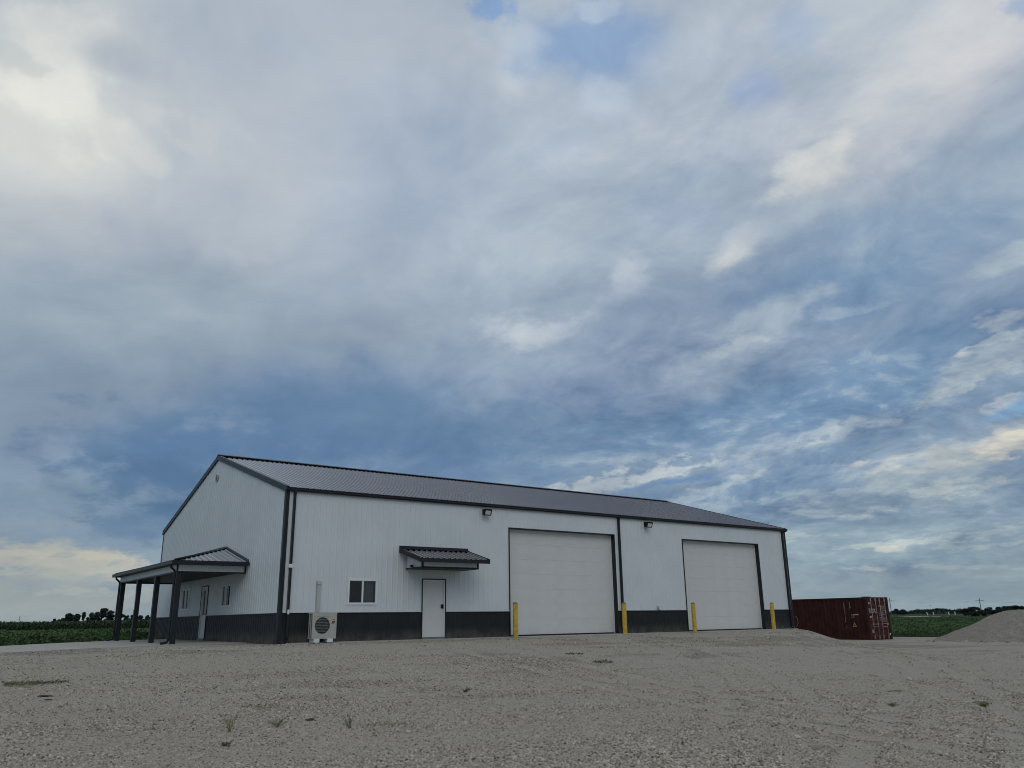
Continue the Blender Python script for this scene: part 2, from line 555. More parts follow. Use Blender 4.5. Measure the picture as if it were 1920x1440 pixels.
M['fin'] = mat('dark_coil_fins', (.05, .055, .058), .5, metal=.4, var=.2, vscale=12)
M['grille'] = mat('grey_green_grille', (.16, .17, .155), .5, var=.1)
M['concrete'] = mat('concrete', (.37, .355, .315), .9, var=.12, vscale=1.5, bump=.003, bscale=25)
M['yellow'] = mat('yellow_bollard_sleeve', (.56, .365, .038), .45, var=.22, vscale=7, bump=.001, bscale=20)
M['conc_cap'] = mat('bollard_cap_concrete', (.16, .16, .14), .9, var=.2, vscale=20)
M['maroon'] = mat('maroon_container_paint', (.042, .0125, .0115), .65, var=.22, vscale=2.2, tint=(.048, .016, .0145), bump=.002, bscale=14, spec=.12)
M['maroon2'] = mat('lighter_maroon_paint', (.062, .017, .020), .65, var=.3, vscale=3, tint=(.085, .030, .030), bump=.002, bscale=14, spec=.15)  # lighter maroon for the doors, corner castings and roof plate
M['rod'] = mat('worn_pink_grey_steel', (.33, .235, .22), .5, var=.25, vscale=6)
M['ltr'] = mat('faded_white_lettering', (.36, .33, .31), .7, var=.25, vscale=9)
M['gold'] = mat('faded_yellow_sticker', (.36, .26, .12), .7, var=.15, vscale=9)
M['curtain'] = mat('grey_curtain_cloth', (.16, .18, .18), .9, var=.06, vscale=4)
M['blind_and_reflection'] = mat('cream_blind_and_reflection', (.62, .60, .54), .8, var=.04, vscale=4)  # window blind; also the painted reflection behind the door glass
M['room'] = mat('dark_room', (.035, .037, .038), .9, var=.2, vscale=1)
M['logo_o'] = mat('orange_print', (.42, .13, .03), .5, var=.1, vscale=20)
M['logo_k'] = mat('dark_brown_print', (.06, .025, .015), .5, var=.1, vscale=20)
M['wood'] = mat('weathered_pole_wood', (.13, .12, .11), .9, var=.2, vscale=2)
M['bark'] = mat('bark', (.05, .042, .034), .95, var=.3, vscale=3)
M['leaf_t'] = mat('tree_leaves', (.029, .043, .034), .75, isl=.4, spec=.2)
M['leaf_w'] = mat('wood_leaves', (.032, .048, .040), .85, isl=.4, spec=.1)
M['leaf_s'] = mat('soybean_leaves', (.060, .105, .038), .7, isl=.3, spec=.2)
M['leaf_c'] = mat('corn_leaves', (.030, .056, .019), .62, isl=.45, spec=.3)
M['weed'] = mat('weed_leaves', (.17, .175, .075), .8, isl=.35, spec=.2)
M['weed_d'] = mat('dark_weed_leaves', (.09, .098, .05), .8, isl=.4, spec=.2)
M['clod'] = mat('dark_soil', (.035, .032, .028), .95, var=.3, vscale=30, bump=.01, bscale=40)
M['road'] = mat('pale_gravel_road', (.42, .40, .34), .95, var=.15, vscale=.2)
M['marker'] = mat('white_marker_paint', (.62, .62, .58), .6, var=.05)
M['bird'] = mat('dark_feathers', (.02, .02, .02), .8, var=.1)
M['wire'] = mat('power_wire', (.06, .06, .06), .6, var=.05)


def glass_mat():
    m = bpy.data.materials.new('window_glass')
    m.use_nodes = True
    t = m.node_tree
    t.nodes.clear()
    g = N(t, 'ShaderNodeBsdfGlossy')
    g.inputs['Roughness'].default_value = .02
    tr = N(t, 'ShaderNodeBsdfTransparent')
    tr.inputs['Color'].default_value = (.88, .90, .90, 1)
    fr = N(t, 'ShaderNodeFresnel')
    fr.inputs['IOR'].default_value = 1.45
    mx = N(t, 'ShaderNodeMixShader')
    t.links.new(fr.outputs[0], mx.inputs[0])
    t.links.new(tr.outputs[0], mx.inputs[1])
    t.links.new(g.outputs[0], mx.inputs[2])
    o = N(t, 'ShaderNodeOutputMaterial')
    t.links.new(mx.outputs[0], o.inputs[0])
    return m


M['glass'] = glass_mat()


# ------------------------------------------------------------------ ground
def sstep(a, b, x):
    t = np.clip((x - a) / (b - a), 0, 1)
    return t * t * (3 - 2 * t)


def vnoise(x, y, s, seed):
    r = np.random.default_rng(seed)
    g = r.random((256, 256))
    x, y = np.asarray(x, float) / s, np.asarray(y, float) / s
    xi, yi = np.floor(x).astype(int), np.floor(y).astype(int)
    fx, fy = x - xi, y - yi
    fx, fy = fx * fx * (3 - 2 * fx), fy * fy * (3 - 2 * fy)
    a = g[xi % 256, yi % 256] * (1 - fx) + g[(xi + 1) % 256, yi % 256] * fx
    b = g[xi % 256, (yi + 1) % 256] * (1 - fx) + g[(xi + 1) % 256, (yi + 1) % 256] * fx
    return a * (1 - fy) + b * fy - .5


def left_edge(x):            # far side of the concrete drive = edge of the left field
    return np.interp(x, [-60, -30, -14, -6.95, -4.85, -2.3, 0], [-30, -7, 5.0, 10.9, 12.9, 14.0, 14.3])


def tracks(x, y):
    """wheel ruts curving up to the overhead doors: -1 in the rut, + on its shoulders"""
    t = np.zeros_like(np.asarray(x, float))
    for x0, k in ((12.4, .036), (22.6, .052), (17.5, .03), (4.5, .008)):
        d = (x - (x0 - k * (y + 1) ** 2)) / np.sqrt(1 + (2 * k * (y + 1)) ** 2)
        for s in (-.85, .85):
            t = t - np.exp(-((d - s) / .2) ** 2) + .55 * np.exp(-((np.abs(d - s) - .36) / .12) ** 2)
    return t


def terrain(x, y, rough=True):
    x, y = np.asarray(x, float), np.asarray(y, float)
    left = .0095 * np.clip(-3 - x, 0, 14)
    sf = sstep(-1.2, -17, y)
    sr = sstep(0, 5.5, x - 28.25 + 2.0 * np.clip(-y, 0, 1.6) + .9 * np.clip(-y - 1.6, 0, 9))
    drop = 1 - (1 - sf) * (1 - sr)
    far = .42 * sstep(.2, 5, y - left_edge(x)) * sstep(1.5, -1.5, x) * (1 - drop) + .42 * sstep(20, 40, y) * sstep(-1.5, 1.5, x) * (1 - drop)
    z = -.085 - left * (1 - drop) - far - .84 * drop
    z = z - .10 * sstep(41, 90, x) * sr
    if rough:
        near = sstep(120, 40, np.hypot(x, y))
        out = sstep(.35, 1.2, np.maximum(np.maximum(-x - 3, x - 28.5), np.maximum(-y, y - 17.2)))
        z = z + near * out * (.05 * vnoise(x, y, 5.5, 1) + .03 * vnoise(x * .5 + y, y * .7, 2.1, 2) + .014 * vnoise(x, y, .7, 3))
        # low windrow of loose stone left by the grader along the front
        z = z + near * out * sstep(-.6, -2.5, y) * .022 * tracks(x, y)
        z = z + near * .045 * np.exp(-((y + 3.1 + .25 * np.sin(x * .6)) / .55) ** 2) * sstep(-2.5, 1, x) * sstep(12, 5, x)
    return z


def axis(lo, hi, st, far):
    a = list(np.arange(lo, hi + 1e-6, st))
    d = st
    while a[-1] < far:
        d *= 1.32
        a.append(a[-1] + d)
    d = st
    while a[0] > -far:
        d *= 1.32
        a.insert(0, a[0] - d)
    return np.array(a)


def lot_mask(x, y):
    m = np.ones_like(x)
    m = np.where((x < 0) & (y > left_edge(x)), 0, m)
    m = np.where((x >= 0) & (y > 24), 0, m)
    m = np.where(x > 46.4 + .25 * np.sin(y * 1.7), 0, m)
    m = np.where((x < -45) | (y < -60), 0, m)
    return m


def coarse(x, y):
    """0 = compacted fines, 1 = loose coarse stone: broad patches, grader rows, wheel tracks"""
    n = vnoise(x, y, 3.4, 41) + .6 * vnoise(x, y, 1.2, 42) + .75 * vnoise(x * .16 + y * .08, y + .12 * x, .55, 43) + .3 * vnoise(x, y, .4, 44)
    n = n + .34 * tracks(x, y)
    return np.clip(.5 + n * 1.05, 0, 1)


gx, gy = axis(-16, 49, .28, 9000), axis(-26, 24, .28, 9000)
GX, GY = np.meshgrid(gx, gy, indexing='ij')
GZ = terrain(GX, GY)
nx, ny = GX.shape
me = bpy.data.meshes.new('ground')
idx = np.arange(nx * ny).reshape(nx, ny)
q = np.stack([idx[:-1, :-1], idx[1:, :-1], idx[1:, 1:], idx[:-1, 1:]], -1).reshape(-1, 4)
me.from_pydata(np.stack([GX, GY, GZ], -1).reshape(-1, 3).tolist(), [], q.tolist())
at = me.attributes.new('lot', 'FLOAT', 'POINT')
at.data.foreach_set('value', lot_mask(GX, GY).reshape(-1).astype(np.float32))
at = me.attributes.new('coarse', 'FLOAT', 'POINT')
at.data.foreach_set('value', coarse(GX, GY).reshape(-1).astype(np.float32))
me.polygons.foreach_set('use_smooth', [True] * len(me.polygons))


def gravel_nodes(t, co):
    """crushed limestone: colour and height from cells of two sizes"""
    v1 = N(t, 'ShaderNodeTexVoronoi')
    v1.inputs['Scale'].default_value = 52
    v2 = N(t, 'ShaderNodeTexVoronoi')
    v2.inputs['Scale'].default_value = 26
    wv = vmath(t, 'ADD', co, vmath(t, 'MULTIPLY', noise(t, co, 20, 2, .5, out=1), (.03, .03, .03)))
    t.links.new(wv, v1.inputs['Vector'])
    t.links.new(wv, v2.inputs['Vector'])
    s1 = N(t, 'ShaderNodeSeparateColor')
    t.links.new(v1.outputs['Color'], s1.inputs[0])
    s2 = N(t, 'ShaderNodeSeparateColor')
    t.links.new(v2.outputs['Color'], s2.inputs[0])
    tone = math_n(t, 'ADD', math_n(t, 'MULTIPLY', s1.outputs[0], .6), math_n(t, 'MULTIPLY', s2.outputs[0], .4))
    patch = noise(t, co, .35, 5, .6)
    p2 = noise(t, co, 2.2, 5, .65)
    tone = math_n(t, 'ADD', tone, math_n(t, 'MULTIPLY', math_n(t, 'SUBTRACT', p2, .5), .5))
    cr = N(t, 'ShaderNodeValToRGB')
    t.links.new(tone, cr.inputs[0])
    e = cr.color_ramp.elements
    e[0].position, e[0].color = .12, (.12, .109, .088, 1)
    e[1].position, e[1].color = .95, (.67, .60, .49, 1)
    k = e.new(.36)
    k.color = (.33, .295, .247, 1)
    k = e.new(.7)
    k.color = (.465, .418, .355, 1)
    c = mixc(t, mapr(t, patch, .3, .7, 0, .55), cr.outputs[0], (.37, .338, .28))
    h = math_n(t, 'SUBTRACT', math_n(t, 'MULTIPLY', s1.outputs[1], .5), v1.outputs['Distance'])
    return c, h


def ground_mat():
    m = bpy.data.materials.new('gravel_lot_ground')
    m.use_nodes = True
    t = m.node_tree
    b = t.nodes['Principled BSDF']
    b.inputs['Roughness'].default_value = .95
    b.inputs['Specular IOR Level'].default_value = .15
    co = N(t, 'ShaderNodeTexCoord').outputs['Object']
    c, h = gravel_nodes(t, co)
    a = N(t, 'ShaderNodeAttribute', attribute_name='lot').outputs['Fac']
    n_ = noise(t, co, .05, 5, .6)
    soil = mixc(t, mapr(t, n_, .35, .65, 0, 1), (.030, .046, .020), (.040, .058, .022))
    k = N(t, 'ShaderNodeAttribute', attribute_name='coarse').outputs['Fac']
    tan = mapr(t, noise(t, co, .16, 5, .6), .42, .68, 0, .45)
    fines = mixc(t, tan, (.405, .37, .318), (.385, .335, .27))
    c = mixc(t, mapr(t, k, .2, .75, .45, 0), mixc(t, tan, c, (.36, .31, .245)), fines)
    c = mixc(t, mapr(t, k, .55, 1, 0, .42), c, (.14, .128, .108))  # coarse ground coloured darker to deepen the shaded gaps between stones
    t.links.new(mixc(t, mapr(t, a, .35, .65, 0, 1), soil, c), b.inputs['Base Color'])
    bp = N(t, 'ShaderNodeBump')
    bp.inputs['Distance'].default_value = .02
    bp.inputs['Strength'].default_value = .8
    t.links.new(h, bp.inputs['Height'])
    t.links.new(bp.outputs[0], b.inputs['Normal'])
    return m


M['ground'] = ground_mat()
me.materials.append(M['ground'])
link('ground', me, kind='structure')


def pile_mat():
    m = bpy.data.materials.new('gravel_pile_stone')
    m.use_nodes = True
    t = m.node_tree
    b = t.nodes['Principled BSDF']
    b.inputs['Roughness'].default_value = .95
    b.inputs['Specular IOR Level'].default_value = .15
    co = N(t, 'ShaderNodeTexCoord').outputs['Object']
    c, h = gravel_nodes(t, co)
    t.links.new(vmath(t, 'MULTIPLY', c, (.80, .80, .80)), b.inputs['Base Color'])
    bp = N(t, 'ShaderNodeBump')
    bp.inputs['Distance'].default_value = .02
    t.links.new(h, bp.inputs['Height'])
    t.links.new(bp.outputs[0], b.inputs['Normal'])
    return m


# concrete drive leading off to the left, seen edge on
mb = MB()
near = [(-2.75, 2.9, -.07), (-5.5, 2.42, -.092), (-7.75, 1.15, -.113), (-10.5, -.6, -.135), (-14, -3.2, -.16), (-24, -12, -.26)]
farr = [(-2.3, 14.0, -.072), (-4.85, 12.9, -.10), (-6.95, 10.9, -.118), (-10, 8.4, -.14), (-14, 5.0, -.165), (-24, -3.0, -.24)]
for i in range(5):
    a, b, c_, d = near[i], near[i + 1], farr[i + 1], farr[i]
    mb.face((a, b, c_, d))
    dn = lambda p: (p[0], p[1], p[2] - .16)
    mb.face((a, b, dn(b), dn(a)))
    mb.face((d, c_, dn(c_), dn(d)))
mb.build('concrete_drive', M['concrete'], kind='structure')
mb = MB()
mb.box(-2.74, -.012, 2.92, 14.0, -.25, -.066)
mb.build('porch_slab', M['concrete'], kind='structure')
mb = MB()
mb.box(.34, 28.0, -.34, -.01, -.3, -.045)
mb.build('concrete_strip', M['concrete'], kind='structure')
for x0, x1 in ((9.5, 15.47), (19.9, 25.75)):
    mb = MB()
    mb.box(x0, x1, -1.15, -.345, -.3, -.052)
    mb.build('concrete_apron', M['concrete'], kind='structure')

# ------------------------------------------------------------------ the metal building
L, W, H, HR = 28.13, 16.91, 5.16, 7.643
SLOPE = (HR - H) / (W / 2)
WZ = .914
shed = thing('metal_building', (0, 0, 0), 'long white ribbed metal building with charcoal wainscot, roof and two overhead doors', 'building')
FRONT = lambda u, d, z: (u, -d, z)
GABLE = lambda u, d, z: (-d, u, z)
BACK = lambda u, d, z: (u, W + d, z)
EAST = lambda u, d, z: (L + d, u, z)
D1, D2, DZ = (9.556, 15.408), (19.948, 25.692), 4.22
MAN = (5.50, 6.48, 2.10)
front_open = [(D1[0], D1[1], -1, DZ), (D2[0], D2[1], -1, DZ), (MAN[0], MAN[1], -1, MAN[2]), (2.46, 3.60, 1.20, 2.07)]
gable_open = [(8.27, 9.17, -1, 2.10), (5.26, 6.37, 1.23, 2.08), (10.95, 12.15, 1.20, 2.11)]


def panel(P, u0, u1, z0, ztop, opens, nrib=4, rib=.0115):
    """one ribbed steel sheet from u0 to u1, cut round the openings"""
    w = u1 - u0
    sp = w / nrib
    prof = [(u0, 0.)]
    for k in range(nrib):
        c = u0 + sp * (k + .5)
        prof += [(c - .034, 0.), (c - .013, rib), (c + .013, rib), (c + .034, 0.)]
    prof.append((u1, 0.))
    us = [p[0] for p in prof]
    ds = [p[1] for p in prof]
    cuts = set(us)
    for a, b, _, _ in opens:
        cuts |= {x for x in (a, b) if u0 < x < u1}
    if u0 < W / 2 < u1 and P is GABLE:
        cuts.add(W / 2)
    cuts = sorted(cuts)
    mb = MB()
    for a, b in zip(cuts[:-1], cuts[1:]):
        da, db = np.interp(a, us, ds), np.interp(b, us, ds)
        mid = (a + b) / 2
        spans = [(z0, None)]
        for oa, ob, oz0, oz1 in opens:
            if oa < mid < ob:
                ns = []
                for lo, hi in spans:
                    top = hi if hi is not None else 99
                    if oz1 <= lo or oz0 >= top:
                        ns.append((lo, hi))
                        continue
                    if oz0 > lo:
                        ns.append((lo, oz0))
                    if oz1 < top:
                        ns.append((oz1, hi))
                spans = ns
        for lo, hi in spans:
            ha, hb = ztop(a), ztop(b)
            if hi is not None:
                ha, hb = min(hi, ha), min(hi, hb)
            if ha <= lo and hb <= lo:
                continue
            mb.face((P(a, da, lo), P(b, db, lo), P(b, db, hb), P(a, da, ha)))
    return mb


def sheet_wall(P, length, n, ztop, opens):
    w = length / n
    for k in range(n):
        for z0, zt, nm, m in ((WZ + .012, ztop, 'wall_panel', 'white'), (-.09, lambda u: WZ - .012, 'wainscot_panel', 'dark')):
            mb = panel(P, k * w, (k + 1) * w, z0, zt, opens)
            if mb.f:
                mb.build(nm, M[m], shed)


gtop = lambda u: H - .02 + SLOPE * min(u, W - u)
sheet_wall(FRONT, L, 31, lambda u: H - .02, front_open)
sheet_wall(GABLE, W, 18, gtop, gable_open)
for P, ln, zt, nm in ((BACK, L, lambda u: H - .02, 'rear_wall'), (EAST, W, gtop, 'end_wall')):
    mb = MB()
    for k in range(int(ln / .94)):
        w = ln / int(ln / .94)
        p = panel(P, k * w, (k + 1) * w, -.3, zt, [])
        off = len(mb.v)
        mb.v += p.v
        mb.f += [tuple(off + i for i in f) for f in p.f]
        mb.m += p.m
    mb.build(nm, M['white'], shed)
mb = MB()
mb.box(.02, L - .02, .03, W - .03, -.2, -.035)
mb.build('floor', M['room'], shed)

# wainscot cap trim, broken at the openings
for P, segs in ((FRONT, ((.115, 5.45), (6.53, 9.50), (15.47, 19.89), (25.75, 27.99))), (GABLE, ((.135, 8.22), (9.22, W - .1)))):
    for a, b in segs:
        mb = MB()
        p, q = P(a, .022, 0), P(b, .034, 0)
        mb.box(min(p[0], q[0]), max(p[0], q[0]), min(p[1], q[1]), max(p[1], q[1]), WZ - .014, WZ + .012)
        mb.build('wainscot_cap', M['trim'], shed)
        mb = MB()
        p, q = P(a, .0215, 0), P(b, .044, 0)
        mb.box(min(p[0], q[0]), max(p[0], q[0]), min(p[1], q[1]), max(p[1], q[1]), WZ + .0125, WZ + .038)
        mb.build('edge_highlight', M['white'], shed)  # added white strip standing for light caught along the panels' bottom edge

# corner trims
mb = MB()
mb.box(-.027, .105, -.027, -.024, -.1, H - .03)
mb.box(-.027, -.024, -.0235, .135, -.1, H - .02)
mb.build('corner_trim', M['trim'], shed)
mb = MB()
mb.box(L - .10, L + .03, -.027, -.024, -.1, H - .03)
mb.box(L + .027, L + .03, -.0235, .12, -.1, H - .02)
mb.build('corner_trim', M['trim'], shed)
mb = MB()
mb.box(-.027, -.024, W - .12, W + .03, -.1, H - .02)
mb.box(-.0235, .12, W + .027, W + .03, -.1, H - .02)
mb.build('corner_trim', M['trim'], shed)

# roof: one ribbed sheet, repeated along both slopes
NR = 31
RW = (L + .12) / NR
rz = lambda y: H + .012 + SLOPE * y
mb = MB()
prof = [(0, 0)]
for k in range(4):
    c = RW / 4 * (k + .5)
    prof += [(c - .030, 0), (c - .014, .030), (c + .014, .030), (c + .030, 0)]
prof.append((RW, 0))
ys = (-.09, W / 4, W / 2 - .004)
mb.loft([[(x, y, rz(y) + h) for x, h in prof] for y in ys], cap=False, closed=False)
roof_me = mb.mesh('roof_panel', M['roof'])
for k in range(NR):
    link('roof_panel', roof_me, shed, (-.06 + k * RW, 0, 0))
    link('roof_panel', roof_me, shed, (L + .06 - k * RW, W, 0), math.pi)
# ridge cap sits on the ribs and leaves dark gaps between them
mb = MB()
for sgn in (1, -1):
    y0, y1 = W / 2, W / 2 - sgn * .17
    za, zb = rz(W / 2) + .095, rz(W / 2 - .17) + .082
    mb.loft([[(x, y0, za), (x, y1, zb), (x, y1, zb - .014), (x, y0, za - .014)] for x in (-.062, L + .062)])
mb.build('ridge_cap', M['trim'], shed)
mb = MB()
mb.box(0, L, W / 2 - .12, W / 2 + .12, rz(W / 2) - .1, rz(W / 2) + .005)
mb.build('ridge_closure', M['seal'], shed)
# rake trims on both ends
for x0, x1, xr in ((-.064, -.034, (-.064, .05)), (L + .034, L + .064, (L - .05, L + .064))):
    for sgn in (1, -1):
        mb = MB()
        f = lambda y: y if sgn > 0 else W - y
        ya, yb = -.10, W / 2
        mb.loft([[(x0, f(y), rz(y) + .035), (x1, f(y), rz(y) + .035), (x1, f(y), rz(y) - .165), (x0, f(y), rz(y) - .165)] for y in (ya, yb)])
        mb.loft([[(xr[0], f(y), rz(y) + .047), (xr[1], f(y), rz(y) + .047), (xr[1], f(y), rz(y) + .0355), (xr[0], f(y), rz(y) + .0355)] for y in (ya, yb)])
        mb.build('rake_trim', M['trim'], shed)
# eave gutter, front
gp = [(-.026, H - .02), (-.026, H - .135), (-.115, H - .135), (-.15, H - .10), (-.15, H - .045), (-.165, H - .035), (-.165, H - .012), (-.15, H - .012), (-.15, H - .02), (-.06, H - .02)]
mb = MB()
mb.loft([[(x, y, z) for y, z in gp] for x in (-.055, L + .10)])
mb.build('eave_gutter', M['trim'], shed)


def downspout(x, topz, botz, kick=True):
    mb = MB()
    path = [(x, -.095, topz + .05), (x, -.095, topz - .04), (x, -.066, topz - .12), (x, -.066, botz + .16)]
    if kick:
        path += [(x, -.08, botz + .10), (x, -.24, botz + .03)]
    mb.tube(path, 0, square=(.055, .036))
    return mb.build('downspout', M['trim'], shed)


ds = downspout(.275, H - .13, -.06)
for z, w, h in ((2.47, .15, .12), (.955, .065, .15)):
    mb = MB()
    mb.box(.275 - w / 2, .275 + w / 2, -.122, -.02, z - h / 2, z + h / 2)
    b = mb.build('downspout_bracket', M['vinyl'], ds)
    b['label'] = 'white bracket on the dark downspout'
downspout(15.70, H - .13, -.06)
downspout(27.83, H - .13, -.06)


# overhead doors
def overhead(x0, x1):
    dep = .21
    mb = MB()
    t = .045
    for a, b, z0, z1 in ((x0 - t, x0, -.06, DZ + t), (x1, x1 + t, -.06, DZ + t), (x0, x1, DZ, DZ + t)):
        mb.box(a, b, -.03, .0, z0, z1)
    mb.face([(x0, 0, -.06), (x0, dep, -.06), (x0, dep, DZ), (x0, 0, DZ)])
    mb.face([(x1, 0, -.06), (x1, dep, -.06), (x1, dep, DZ), (x1, 0, DZ)])
    mb.face([(x0, 0, DZ), (x1, 0, DZ), (x1, dep, DZ), (x0, dep, DZ)])
    fr = mb.build('overhead_door', M['trim'], shed)
    mb = MB()
    for a, b, z0, z1 in ((x0 + .002, x0 + .045, -.03, DZ - .002), (x1 - .045, x1 - .002, -.03, DZ - .002), (x0 + .045, x1 - .045, DZ - .045, DZ - .002)):
        mb.box(a, b, dep - .035, dep - .012, z0, z1)
    mb.build('weather_strip', M['vinyl'], fr)
    n = 7
    h = (DZ - .02) / n
    mb = MB()
    g = .0035
    mb.box(x0 + .003, x1 - .003, dep, dep + .05, 0 + g, h - g)
    mb.box(x0 + .003, x1 - .003, dep + .004, dep + .045, -g + .0005, g - .0005)
    sec = mb.mesh('door_section', M['door'])
    for k in range(n):
        link('door_section', sec, fr, (0, 0, .012 + k * h))
    mb = MB()
    mb.box(x0 + .003, x1 - .003, dep - .01, dep + .04, -.04, .0)
    mb.build('bottom_seal', M['seal'], fr)
    mb = MB()
    mb.box(x0, x1, -.02, dep + .06, -.12, -.042)
    mb.build('door_sill', M['concrete'], fr)


overhead(*D1)
overhead(*D2)


def entry_door(P, u0, u1, z1, half_lite):
    """steel door in a dark-trimmed white frame; returns the leaf"""
    def bx(mb, a, b, d0, d1, za, zb, mi=0):
        p, q = P(a, d0, 0), P(b, d1, 0)
        mb.box(min(p[0], q[0]), max(p[0], q[0]), min(p[1], q[1]), max(p[1], q[1]), za, zb, mi)
    mb = MB()
    t = .04
    bx(mb, u0 - t, u0, -.0, .03, -.03, z1 + t)
    bx(mb, u1, u1 + t, -.0, .03, -.03, z1 + t)
    bx(mb, u0, u1, -.0, .03, z1, z1 + t)
    leaf = mb.build('entry_door', M['trim'], shed)
    mb = MB()
    bx(mb, u0 + .002, u0 + .04, -.10, .012, -.02, z1 - .002)
    bx(mb, u1 - .04, u1 - .002, -.10, .012, -.02, z1 - .002)
    bx(mb, u0 + .04, u1 - .04, -.10, .012, z1 - .04, z1 - .002)
    mb.build('door_frame', M['vinyl'], leaf)
    mb = MB()
    if half_lite:
        a, b, za, zb = u0 + .13, u1 - .13, .95, z1 - .16
        bx(mb, u0 + .043, a, -.09, -.04, .02, z1 - .043)
        bx(mb, b, u1 - .043, -.09, -.04, .02, z1 - .043)
        bx(mb, a, b, -.09, -.04, .02, za)
        bx(mb, a, b, -.09, -.04, zb, z1 - .043)
    else:
        bx(mb, u0 + .043, u1 - .043, -.09, -.04, .02, z1 - .043)
    mb.build('door_leaf', M['door'], leaf)
    if half_lite:
        mb = MB()
        bx(mb, a, b, -.068, -.06, za, zb)
        mb.build('pane', M['glass'], leaf)
        mb = MB()
        bx(mb, a, b, -.076, -.072, za, zb)
        mb.build('blind_and_reflection', M['blind_and_reflection'], leaf)  # cream sheet put in for the bright reflection on the door pane
    mb = MB()
    bx(mb, u0, u1, -.1, .05, -.06, .012)
    mb.build('threshold', M['grille'], leaf)
    mb = MB()
    if half_lite:
        bx(mb, u0 + .075, u0 + .115, -.04, .0, .93, 1.0)
        bx(mb, u0 + .08, u0 + .20, -.0, .02, .955, .975)
        mb.build('handle', M['black'], leaf)
    else:
        bx(mb, u1 - .15, u1 - .065, -.04, .0, 1.05, 1.20)
        bx(mb, u1 - .135, u1 - .08, .0, .03, 1.07, 1.12)
        mb.build('keypad_lock', M['black'], leaf)
    return leaf


entry_door(FRONT, *MAN, False)
entry_door(GABLE, 8.27, 9.17, 2.10, True)


def window(P, u0, u1, z0, z1, cloth):
    def bx(mb, a, b, d0, d1, za, zb):
        p, q = P(a, d0, 0), P(b, d1, 0)
        mb.box(min(p[0], q[0]), max(p[0], q[0]), min(p[1], q[1]), max(p[1], q[1]), za, zb)
    w = MB()
    t = .05
    bx(w, u0 - .01, u0 + t, -.06, .032, z0 - .01, z1 + .01)
    bx(w, u1 - t, u1 + .01, -.06, .032, z0 - .01, z1 + .01)
    bx(w, u0 + t, u1 - t, -.06, .032, z1 - t, z1 + .01)
    bx(w, u0 + t, u1 - t, -.06, .032, z0 - .01, z0 + t)
    win = w.build('window', M['vinyl'], shed)
    m = (u0 + u1) / 2
    mb = MB()
    bx(mb, m - .02, m + .02, -.05, .022, z0 + t, z1 - t)
    mb.build('mullion', M['vinyl'], win)
    for a, b in ((u0 + t, m - .02), (m + .02, u1 - t)):
        mb = MB()
        s = .012
        bx(mb, a, a + s, -.045, .006, z0 + t, z1 - t)
        bx(mb, b - s, b, -.045, .006, z0 + t, z1 - t)
        bx(mb, a + s, b - s, -.045, .006, z1 - t - s, z1 - t)
        bx(mb, a + s, b - s, -.045, .006, z0 + t, z0 + t + s)
        mb.build('sash', M['vinyl'], win)
        mb = MB()
        bx(mb, a + s, b - s, -.018, -.012, z0 + t + s, z1 - t - s)
        mb.build('pane', M['glass'], win)
    mb = MB()
    bx(mb, u0 - .1, u1 + .1, -.034, .05, z0 - .045, z0 - .0105)
    # room behind the glass
    rm = MB()
    p, q = P(u0 - .3, -1.5, 0), P(u1 + .3, -.07, 0)
    x0, x1, y0, y1 = min(p[0], q[0]), max(p[0], q[0]), min(p[1], q[1]), max(p[1], q[1])
    k = len(rm.v)
    c = [(x, y, z) for z in (z0 - .3, z1 + .3) for y in (y0, y1) for x in (x0, x1)]
    for f in ((0, 2, 3, 1), (4, 5, 7, 6), (0, 1, 5, 4), (1, 3, 7, 5), (3, 2, 6, 7), (2, 0, 4, 6)):
        pts = [c[i] for i in f]
        ctr = [sum(v[i] for v in pts) / 4 for i in range(3)]
        front = (P is FRONT and abs(ctr[1] - y0) < 1e-6) or (P is GABLE and abs(ctr[0] - x0) < 1e-6)
        if not front:
            rm.face(pts)
    rm.build('room_lining', M['room'], win)
    if cloth:
        ca, cb, cm_ = cloth
        dc, da_ = (-.13, 1) if P is FRONT else (-.062, .25)
        n = 40
        rows = []
        for z in (z0 + .03, z1 - .02):
            rows.append([P(ca + (cb - ca) * i / n, dc + da_ * (.025 * math.sin(i * 1.25) + .01 * math.sin(i * 2.9)), z) for i in range(n + 1)])
        mb = MB()
        mb.loft(rows, cap=False, closed=False)
        mb.build('curtain', M[cm_], win, smooth=True)
    return win


window(FRONT, 2.46, 3.60, 1.20, 2.07, (3.04, 3.52, 'curtain'))
window(GABLE, 5.26, 6.37, 1.23, 2.08, (5.3, 5.62, 'curtain'))
window(GABLE, 10.95, 12.15, 1.20, 2.11, (10.98, 11.70, 'blind_and_reflection'))

# round gable vent
mb = MB()
cy, cz, rr = 8.42, 6.70, .17
ring = lambda r, x: [(x, cy + r * math.cos(a), cz + r * math.sin(a)) for a in [2 * math.pi * i / 24 for i in range(24)]]
mb.loft([ring(rr, -.02), ring(rr, -.05), ring(rr - .03, -.055), ring(rr - .03, -.025)], cap=False)
vent = mb.build('gable_vent', M['beige_dk'], shed)
mb = MB()
mb.face(ring(rr - .029, -.024))
mb.build('vent_screen', M['seal'], vent)
for k in range(5):
    z = cz - .10 + k * .05
    hw = math.sqrt(max(.0001, (rr - .035) ** 2 - (z - cz) ** 2))
    mb = MB()
    mb.loft([[(-.03, y, z + .018), (-.048, y, z - .012), (-.044, y, z - .016), (-.026, y, z + .014)] for y in (cy - hw, cy + hw)])
    mb.build('louvre', M['beige_dk'], vent)

